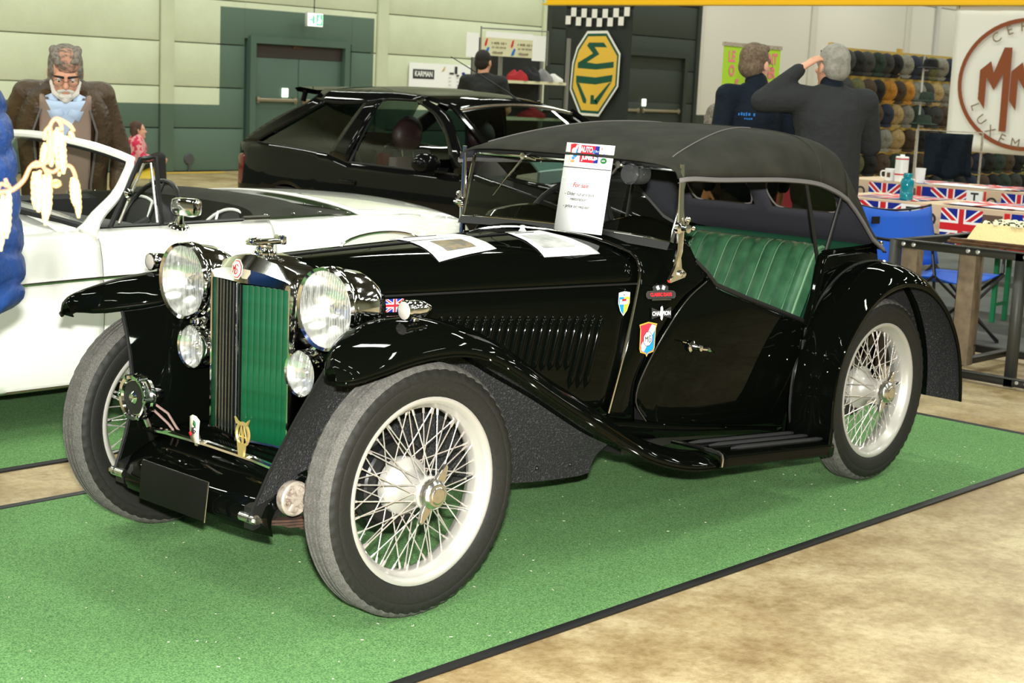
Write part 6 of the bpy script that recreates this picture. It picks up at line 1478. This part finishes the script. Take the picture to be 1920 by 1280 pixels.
# things on the tables
bo = thing('water_bottle', 'turquoise plastic water bottle standing on the front flag-patterned cloth', 'bottle', (6.93, 1.81, .759)); mat('turquoise', s2l(10, 150, 168), .12, trans=.35, coat=.5)
B().lathe([(0, 0), (.043, 0), (.046, .006), (.046, .05), (.043, .055), (.046, .06), (.046, .125), (.038, .145), (.027, .152), (0, .154)], n=28).o('bottle_body', 'turquoise', bo); B().lathe([(.0, .15), (.030, .15), (.031, .156), (.031, .178), (.028, .184), (0, .185)], n=24).o('cap', 'turquoise', bo)
mat('enamel', (.82, .82, .8), .3)
can = thing('dispenser_tube', 'tall white tube with red bands standing on the rear table beside the mug', 'container', (9.05, 3.03, .759))
B().lathe([(0, 0), (.055, 0), (.055, .205), (.05, .21), (.0, .212)], n=28).o('tube_body', 'enamel', can)
for z0, z1 in ((.055, .067), (.185, .195)): B().lathe([(.0555, z0), (.0565, z0), (.0565, z1), (.0555, z1)], n=28).o('red_band', 'red_ink', can)
B().lathe([(.02, .21), (.02, .226), (0, .228)], n=16).o('stopper', 'enamel', can)
mg_ = thing('mug', 'white mug with a dark print standing on the rear table', 'mug', (9.05, 3.135, .759)); B().lathe([(0, .004), (.038, .004), (.040, 0), (.042, .10), (.040, .102), (.038, .098), (.036, .01), (0, .008)], n=28).o('mug_body', 'enamel', mg_); B().tube(cr([(-.01, .04, .08), (-.01, .075, .075), (-.01, .08, .045), (-.01, .065, .022), (-.01, .04, .022)], 12), .006, 8).o('handle', 'enamel', mg_); B().box((-.041, -.01, .05), (.004, .03, .04)).o('print', 'cloth_brown', mg_)
cp = thing('beaker', 'small white beaker behind the turquoise bottle on the rear table', 'cup', (9.1, 2.88, .759)); B().lathe([(0, .003), (.034, .003), (.036, 0), (.044, .12), (.042, .12), (.034, .01), (0, .008)], n=24).o('cup_body', 'enamel', cp); B().lathe([(.0435, .118), (.045, .118), (.045, .123), (.0425, .123)], n=24).o('rim', 'enamel', cp)
# grey stall carpet
tag(B().box((8.6, 1.6, -.0035), (5.3, 5.2, .005)).o('stall_carpet', 'stall_grey'), 'grey carpet laid under the flag-cloth tables', 'carpet')
# bench tucked under the table
bn = thing('beer_bench', 'yellow wooden bench with green folding legs in front of the flag-cloth table', 'bench', (7.02, 1.55, 0)); B().box((0, 0, .455), (.25, 1.2, .028), ch=.006).o('seat', 'bench_wood', bn)
for y in (-.45, .45):
    for x in (-.09, .09): B().box((x, y, .22), (.028, .028, .44)).o('leg', 'leg_green', bn)
    B().box((0, y, .12), (.18, .02, .02)).o('cross_bar', 'leg_green', bn)
# folding chair
hue('chair_blue', 10, 84, 190, .6); hue('chair_tube', 18, 18, 18, .4)
fc = thing('folding_chair', 'blue folding camp chair with black cross legs behind the angle-iron frame', 'chair', (5.90, 1.0, 0), radians(74))
def fab(pts, n, m): return B().grid(coons3(pts, n, m))
R = [[V((-.02-.05*sin(pi*i/12)+.08*(1-j/8)*0, .30-.60*i/12, .42+.33*j/8+(.03*(abs(i-6)/6)**2 if j == 8 else 0))) for i in range(13)] for j in range(9)]
B().grid([[V((p.x+.30+.10*j/8, p.y, p.z)) for p in r_] for j, r_ in enumerate(R)]).o('backrest', 'chair_blue', fc, solid=.006)
B().grid([[V((-.25+.56*j/8, .27-.54*i/10, .42-.05*sin(pi*i/10)-.03*(j/8))) for i in range(11)] for j in range(9)]).o('seat', 'chair_blue', fc, solid=.006)
for s in (-1, 1):
    B().tube([(-.27, s*.29, .0), (.30, -s*.0+s*.29, .42)], .010, 8).o('leg', 'chair_tube', fc); B().tube([(.30, s*.29, .0), (-.26, s*.29, .43)], .010, 8).o('leg', 'chair_tube', fc)
    B().tube([(.27, s*.30, .02), (.31, s*.30, .42), (.40, s*.31, .79)], .010, 8).o('back_post', 'chair_tube', fc); B().tube([(-.26, s*.29, .43), (-.24, s*.31, .60), (.35, s*.31, .60)], .010, 8).o('armrest', 'chair_tube', fc)
for x in (-.27, .30): B().tube([(x, -.29, .012), (x, .29, .42)], .009, 8).o('cross_leg', 'chair_tube', fc); B().tube([(x, .29, .012), (x, -.29, .42)], .009, 8).o('cross_leg', 'chair_tube', fc)
B().tube([(.385+.0, .30-.60*i/12, .755+.03*(abs(i-6)/6)**2) for i in range(13)], .007, 6).o('back_edge', 'chair_tube', fc); B().box((.31, .24, .70), (.012, .06, .045)).o('maker_tag', 'chair_tube', fc)
# angle-iron frame with timber posts carrying a pale slab
hue('angle_iron', 66, 66, 62, .5, metal=.4); hue('post_wood', 116, 100, 78, .7, noise=(20, s2l(94, 80, 62), .35, .7)); hue('slab', 226, 206, 150, .8, bump=(60, .6, .01)); hue('slab_top', 226, 220, 190, .8); hue('hole_shade', 54, 58, 34, .8); hue('zinc', 210, 210, 206, .3, metal=.6)
ft = thing('angle_iron_stand', 'dark angle-iron frame with rough timber posts beside the rear wing of the roadster', 'stand', (5.17, .12, 0))
def angle(p, q, nm='iron_rail', w_=.045):
    p, q = V(p), V(q); dd = (q-p).normalized(); n1 = V((0, 0, 1)) if abs(dd.z) < .9 else V((1, 0, 0)); n2 = dd.cross(n1); g = B()
    for a, b_ in ((n1, n2), (n2, n1)): g.grid([[p, p-a*w_ if abs(dd.z) < .9 and a is n1 else p+a*w_], [q, q-a*w_ if abs(dd.z) < .9 and a is n1 else q+a*w_]])
    g.o(nm, 'angle_iron', ft, solid=.006, off=0)
xa, xb, ya, yb_ = -.42, .40, .53, -.75
for p, q in (((xa, ya, .70), (xa, yb_, .70)), ((xb, ya, .70), (xb, yb_, .70)), ((xa, ya, .70), (xb, ya, .70)), ((xa, yb_, .70), (xb, yb_, .70)), ((xa, .20, .05), (xa, yb_, .05)), ((xb, ya, .06), (xb, yb_, .06)), ((xa, .20, .075), (xb, .20, .075))): angle(p, q)
for x, y in ((xa, ya), (xb, ya), (xa, -.19), (xb, yb_), (xa, yb_)): angle((x, y, 0), (x, y, .70), 'iron_leg')
for x, y, z0 in ((xa+.045, .46, .0), (xa+.04, .12, .07), (xb-.05, .46, 0), (xb-.05, -.65, 0)): B().box((x, y, (.66+z0)/2), (.07, .095, .66-z0), ch=.004).o('timber_post', 'post_wood', ft)
for y in (.49, .43, .115, .06, -.20, -.25): B().lathe([(.012, 0), (.012, .008), (.006, .012), (0, .012)], c=(xa-.004, y, .678), ax=(-1, 0, 0), n=10).o('bolt', 'zinc', ft)
for y in (.16, .11, -.22, -.27): B().lathe([(.010, 0), (.010, .008), (0, .011)], c=(xa-.004, y, .03), ax=(-1, 0, 0), n=10).o('bolt', 'zinc', ft)
tr_ = thing('tray', 'dark brown flat board on the angle-iron stand under the pale slab', 'board', (5.09, -.03, .703)); g = B(); g.box((0, 0, .009), (.62, .82, .016), ch=.004); g.o('board', 'wood_dark', tr_)
for s in (-1, 1): B().box((s*.29, 0, .024), (.02, .8, .014), ch=.003).o('batten', 'wood_dark', tr_)
sl = thing('pale_slab', 'pale yellow slab with a knobbly white topping on the dark board', 'slab', (5.07, -.02, .722)); g = B(); random.seed(21)
R = []
for i in range(5):
    t = i/4; R.append([V((.20*cos(a)*(1 if abs(cos(a)) > .7 else 1), .34*sin(a), .085*t)) for a in [2*pi*j/24 for j in range(24)]])
def sq(a, w_, h_):
    m_ = max(abs(cos(a)), abs(sin(a))); return V((w_*cos(a)/m_*(1-.03*sin(7*a)), h_*sin(a)/m_*(1-.02*cos(5*a)), 0))
B().grid([[sq(2*pi*j/48, .20-.01*k, .34-.01*k)+V((0, 0, .09*k/4)) for j in range(48)] for k in range(5)]+[[sq(2*pi*j/48, .10, .2)+V((0, 0, .093)) for j in range(48)], [V((0, 0, .094))]*48], cu=True).o('slab_body', 'slab', sl, weld=1e-5)
kb = B()
for i in range(240):
    x, y = random.uniform(-.175, .175), random.uniform(-.315, .315); r_ = random.uniform(.008, .014); kb.ball((x, y, .093), (r_, r_*1.1, r_*.8), 7, 5)
kb.o('knobbly_topping', 'slab_top', sl, kind='stuff')
kb = B()
for i in range(150):
    x, y = random.uniform(-.17, .17), random.uniform(-.31, .31); r_ = random.uniform(.005, .009); kb.ball((x, y, .096), (r_, r_*1.1, r_*.8), 6, 4)
kb.o('hole_shade_dots', 'hole_shade', sl, kind='stuff')  # dark balls stand in for the shaded holes of the pitted top
# ---- clothing shelf stall
hue('shelf_grey', 120, 120, 112, .6); hue('shelf_cream', 214, 210, 176, .6); hue('cloth_red', 170, 36, 44, .8); hue('cloth_white', 222, 218, 212, .8); hue('cloth_black', 26, 28, 30, .8); hue('cloth_grey', 140, 138, 140, .8)
SX, SY = 11.40, 9.35; PX = 10.95
sf = thing('clothes_shelf', 'grey steel shelf unit stacked with caps and clothing beside the black flag', 'shelf', (SX, SY+.25, 0))
for x in (-.60, .62):
    for y in (-.22, .22): B().box((x, y, 1.0), (.045, .03, 2.0)).o('upright', 'shelf_grey', sf)
for z in (.55, 1.00, 1.44): B().box((0, 0, z), (1.26, .46, .035)).o('shelf_board', 'shelf_cream', sf)
B().box((0, .235, 1.0), (1.26, .01, 1.9)).o('back_panel', 'truss_grey', sf)
def heap(x, y, z, w_, h_, m, name, label, seed, cat='clothing'):
    random.seed(seed); R = []
    for i in range(9):
        t = i/8; R.append([V(((w_*(1-.65*t**4))*cos(a)*(1+.14*sin(3*a+seed)+.08*sin(5*a+i)), .16*(1-.6*t**4)*sin(a), h_*t*(1+.30*sin(2*a+seed)*t))) for a in [2*pi*j/24 for j in range(24)]])
    R.append([V((0, 0, h_*1.02))]*24); o = B().grid(R, cu=True).o(name, m, None, weld=1e-5); o.location = (x, y, z); return tag(o, label, cat, 'clothing on the shelf')
for x, z, w_, h_, m, lab in ((-.16, 1.458, .09, .10, 'cloth_red', 'red folded garment on the top shelf behind the man in the T-shirt'), (.07, 1.458, .10, .14, 'cloth_black', 'black cap with a small emblem on the top shelf'), (.30, 1.458, .10, .12, 'cloth_grey', 'grey and white heap of clothing in the middle of the top shelf'), (.50, 1.458, .085, .08, 'cloth_white', 'white folded garment at the right end of the top shelf'),
                           (.15, 1.018, .18, .10, 'cloth_red', 'red garment on the middle shelf'), (.45, 1.018, .16, .07, 'cloth_black', 'black garment on the middle shelf')):
    heap(SX+x, SY+.16, z, w_, h_, m, 'folded_garment', lab, int(x*100+z*10))
ps = thing('price_boards', 'row of white and cream price boards with red and blue marks above the clothing shelf', 'sign', (PX, SY-.02, 1.70))
B().tube([(-.55, 0, .34), (.62, 0, .36)], .008, 6).o('hanging_rod', 'shelf_grey', ps)
for s in (-.55, .62): B().tube([(s, 0, -.05), (s, 0, .36)], .01, 6).o('post', 'shelf_grey', ps)
for x0, x1, z0, z1, m in ((-.80, -.60, 0, .28, 'paper'), (-.55, -.10, .03, .24, 'shelf_cream'), (-.10, .33, .03, .24, 'shelf_cream'), (.33, .57, .0, .30, 'paper'), (-.48, .33, .24, .31, 'paper')): B().box(((x0+x1)/2, -.015, (z0+z1)/2), (x1-x0, .006, z1-z0)).o('board', m, ps)
for x in (-.50, -.05):
    d = Dec((V((x, -.020, .13)), V((1, 0, 0)), V((0, 0, 1))), .001); d.poly([(0, 0), (.03, .02), (.05, .10), (.02, .09), (-.005, .03)], 'red_ink').poly([(0, -.09), (.05, -.08), (.08, -.01), (.05, .0), (.02, -.04)], 'logo_blue'); d.scrawl(.24, .05, .26, .03, 'olive_print').scrawl(.24, .0, .24, .024, 'olive_print').scrawl(.22, -.06, .18, .035, 'olive_print'); d.o('lettering', ps)
ws2 = thing('wall_poster', 'white paper poster with a black lettered block on the cream wall above the black hatchback', 'poster', (15.16, 14.672, 1.30)); B().box((0, 0, .18), (1.70, .006, .38)).o('sheet', 'paper', ws2)
d = Dec((V((0, -.005, .18)), V((1, 0, 0)), V((0, 0, 1))), .001); d.rect(-.77, -.06, -.30, .09, 'ink').text('KARMAN', -.535, .015, .12, 'paper', bold=.003, sx=.8).poly([(-.14, .06), (-.08, .14), (-.05, .16), (-.08, .08)], 'st_gold').rect(.16, .04, .22, .16, 'ink').rect(.04, .03, .14, .06, 'ink').rect(.2, .0, .26, .03, 'ink').ell(.36, .05, .04, .025, 'st_navy', 12)
for k in range(4): d.rect(.02, -.03-.06*k, .08, -.015-.06*k, 'grey_ink').rect(.2, -.03-.06*k, .25, -.015-.06*k, 'grey_ink')
d.o('lettering', ws2)
# ---- hazel branch with catkins reaching in from the left, in a tall floor vase
mat('catkin', s2l(188, 164, 104), .8, bump=(220, .7, .006)); mat('twig', s2l(150, 108, 72), .7)
hz = thing('hazel_branch', 'pale hazel branch hung with yellow catkins in front of the blue jacket', 'branch', (-2.05, -1.30, .0))
CATK = [((0.359, -0.286, 1.352), (0.354, -0.291, 1.309), 0.0043), ((0.363, -0.292, 1.349), (0.358, -0.294, 1.316), 0.0043), ((0.339, -0.346, 1.349), (0.336, -0.356, 1.295), 0.0050), ((0.348, -0.353, 1.351), (0.350, -0.358, 1.339), 0.0036), ((0.348, -0.290, 1.332), (0.343, -0.292, 1.300), 0.0050), ((0.349, -0.301, 1.328), (0.348, -0.306, 1.301), 0.0043), ((0.329, -0.294, 1.293), (0.326, -0.302, 1.244), 0.0050), ((0.322, -0.319, 1.291), (0.317, -0.325, 1.242), 0.0050), ((0.336, -0.308, 1.290), (0.331, -0.319, 1.223), 0.0050), ((0.341, -0.312, 1.295), (0.335, -0.319, 1.236), 0.0047), ((0.345, -0.321, 1.284), (0.345, -0.324, 1.274), 0.0072), ((0.347, -0.360, 1.290), (0.346, -0.368, 1.253), 0.0047), ((0.360, -0.350, 1.286), (0.357, -0.359, 1.236), 0.0043), ((0.295, -0.287, 1.268), (0.287, -0.294, 1.205), 0.0050), ((0.299, -0.264, 1.260), (0.290, -0.273, 1.185), 0.0050), ((0.301, -0.242, 1.262), (0.295, -0.249, 1.205), 0.0050), ((0.365, -0.293, 1.353), (0.361, -0.304, 1.288), 0.0043), ((0.331, -0.307, 1.296), (0.321, -0.301, 1.274), 0.0043), ]
TWIG = [[(0.204, -0.200, 1.182), (0.258, -0.246, 1.235), (0.290, -0.273, 1.264), (0.301, -0.284, 1.268), (0.313, -0.294, 1.282), (0.321, -0.299, 1.301), (0.329, -0.305, 1.307), (0.334, -0.313, 1.298), (0.336, -0.317, 1.289)], [(0.321, -0.299, 1.301), (0.330, -0.308, 1.303), (0.339, -0.315, 1.311), (0.343, -0.313, 1.338), (0.344, -0.310, 1.356), (0.350, -0.314, 1.366), (0.358, -0.324, 1.362), (0.363, -0.330, 1.357), (0.365, -0.335, 1.350)], [(0.334, -0.313, 1.298), (0.341, -0.322, 1.295), (0.351, -0.330, 1.304), (0.358, -0.338, 1.303), (0.361, -0.344, 1.292), (0.361, -0.346, 1.285)], [(0.301, -0.284, 1.268), (0.298, -0.279, 1.276), (0.296, -0.276, 1.283)], [(0.290, -0.273, 1.264), (0.288, -0.271, 1.268), (0.292, -0.273, 1.276), (0.297, -0.280, 1.273)], [(0.344, -0.310, 1.356), (0.339, -0.307, 1.349), (0.337, -0.307, 1.337)], [(0.350, -0.314, 1.366), (0.354, -0.319, 1.360), (0.354, -0.322, 1.350)], ]

twm = None
for k, t in enumerate(TWIG):
    B().tube(cr(t, 5*len(t)), [.0042*(1-.4*i/(5*len(t))) if k == 0 else .0026 for i in range(5*len(t))], 6).o('twig', 'twig', hz)
e0 = V(TWIG[0][0]); B().tube(cr([e0, e0+V((-.10, .03, -.06)), V((-.08, .10, .85)), V((0, 0, .12))], 24), [.0042+.003*i/23 for i in range(24)], 7).o('branch', 'twig', hz)
for a, b_, r_ in CATK:
    a, b_ = V(a), V(b_); n = 14; g = B()
    g.tube([a.lerp(b_, i/n) for i in range(n+1)], [r_*(.45+.55*min(1, 4*i/n))*(1+.14*(-1)**i)*(1 if i < n-2 else .75-.2*(i-n+2)) for i in range(n+1)], 8); g.o('catkin', 'catkin', hz)
tag(B().lathe([(0, .0), (.09, .0), (.11, .05), (.10, .35), (.06, .55), (.075, .62), (.068, .62), (.052, .55), (.05, .3), (0, .05)], n=28, c=(-2.05, -1.30, -.006)).o('floor_vase', 'enamel'), 'tall white vase holding the hazel branch on the floor', 'vase')
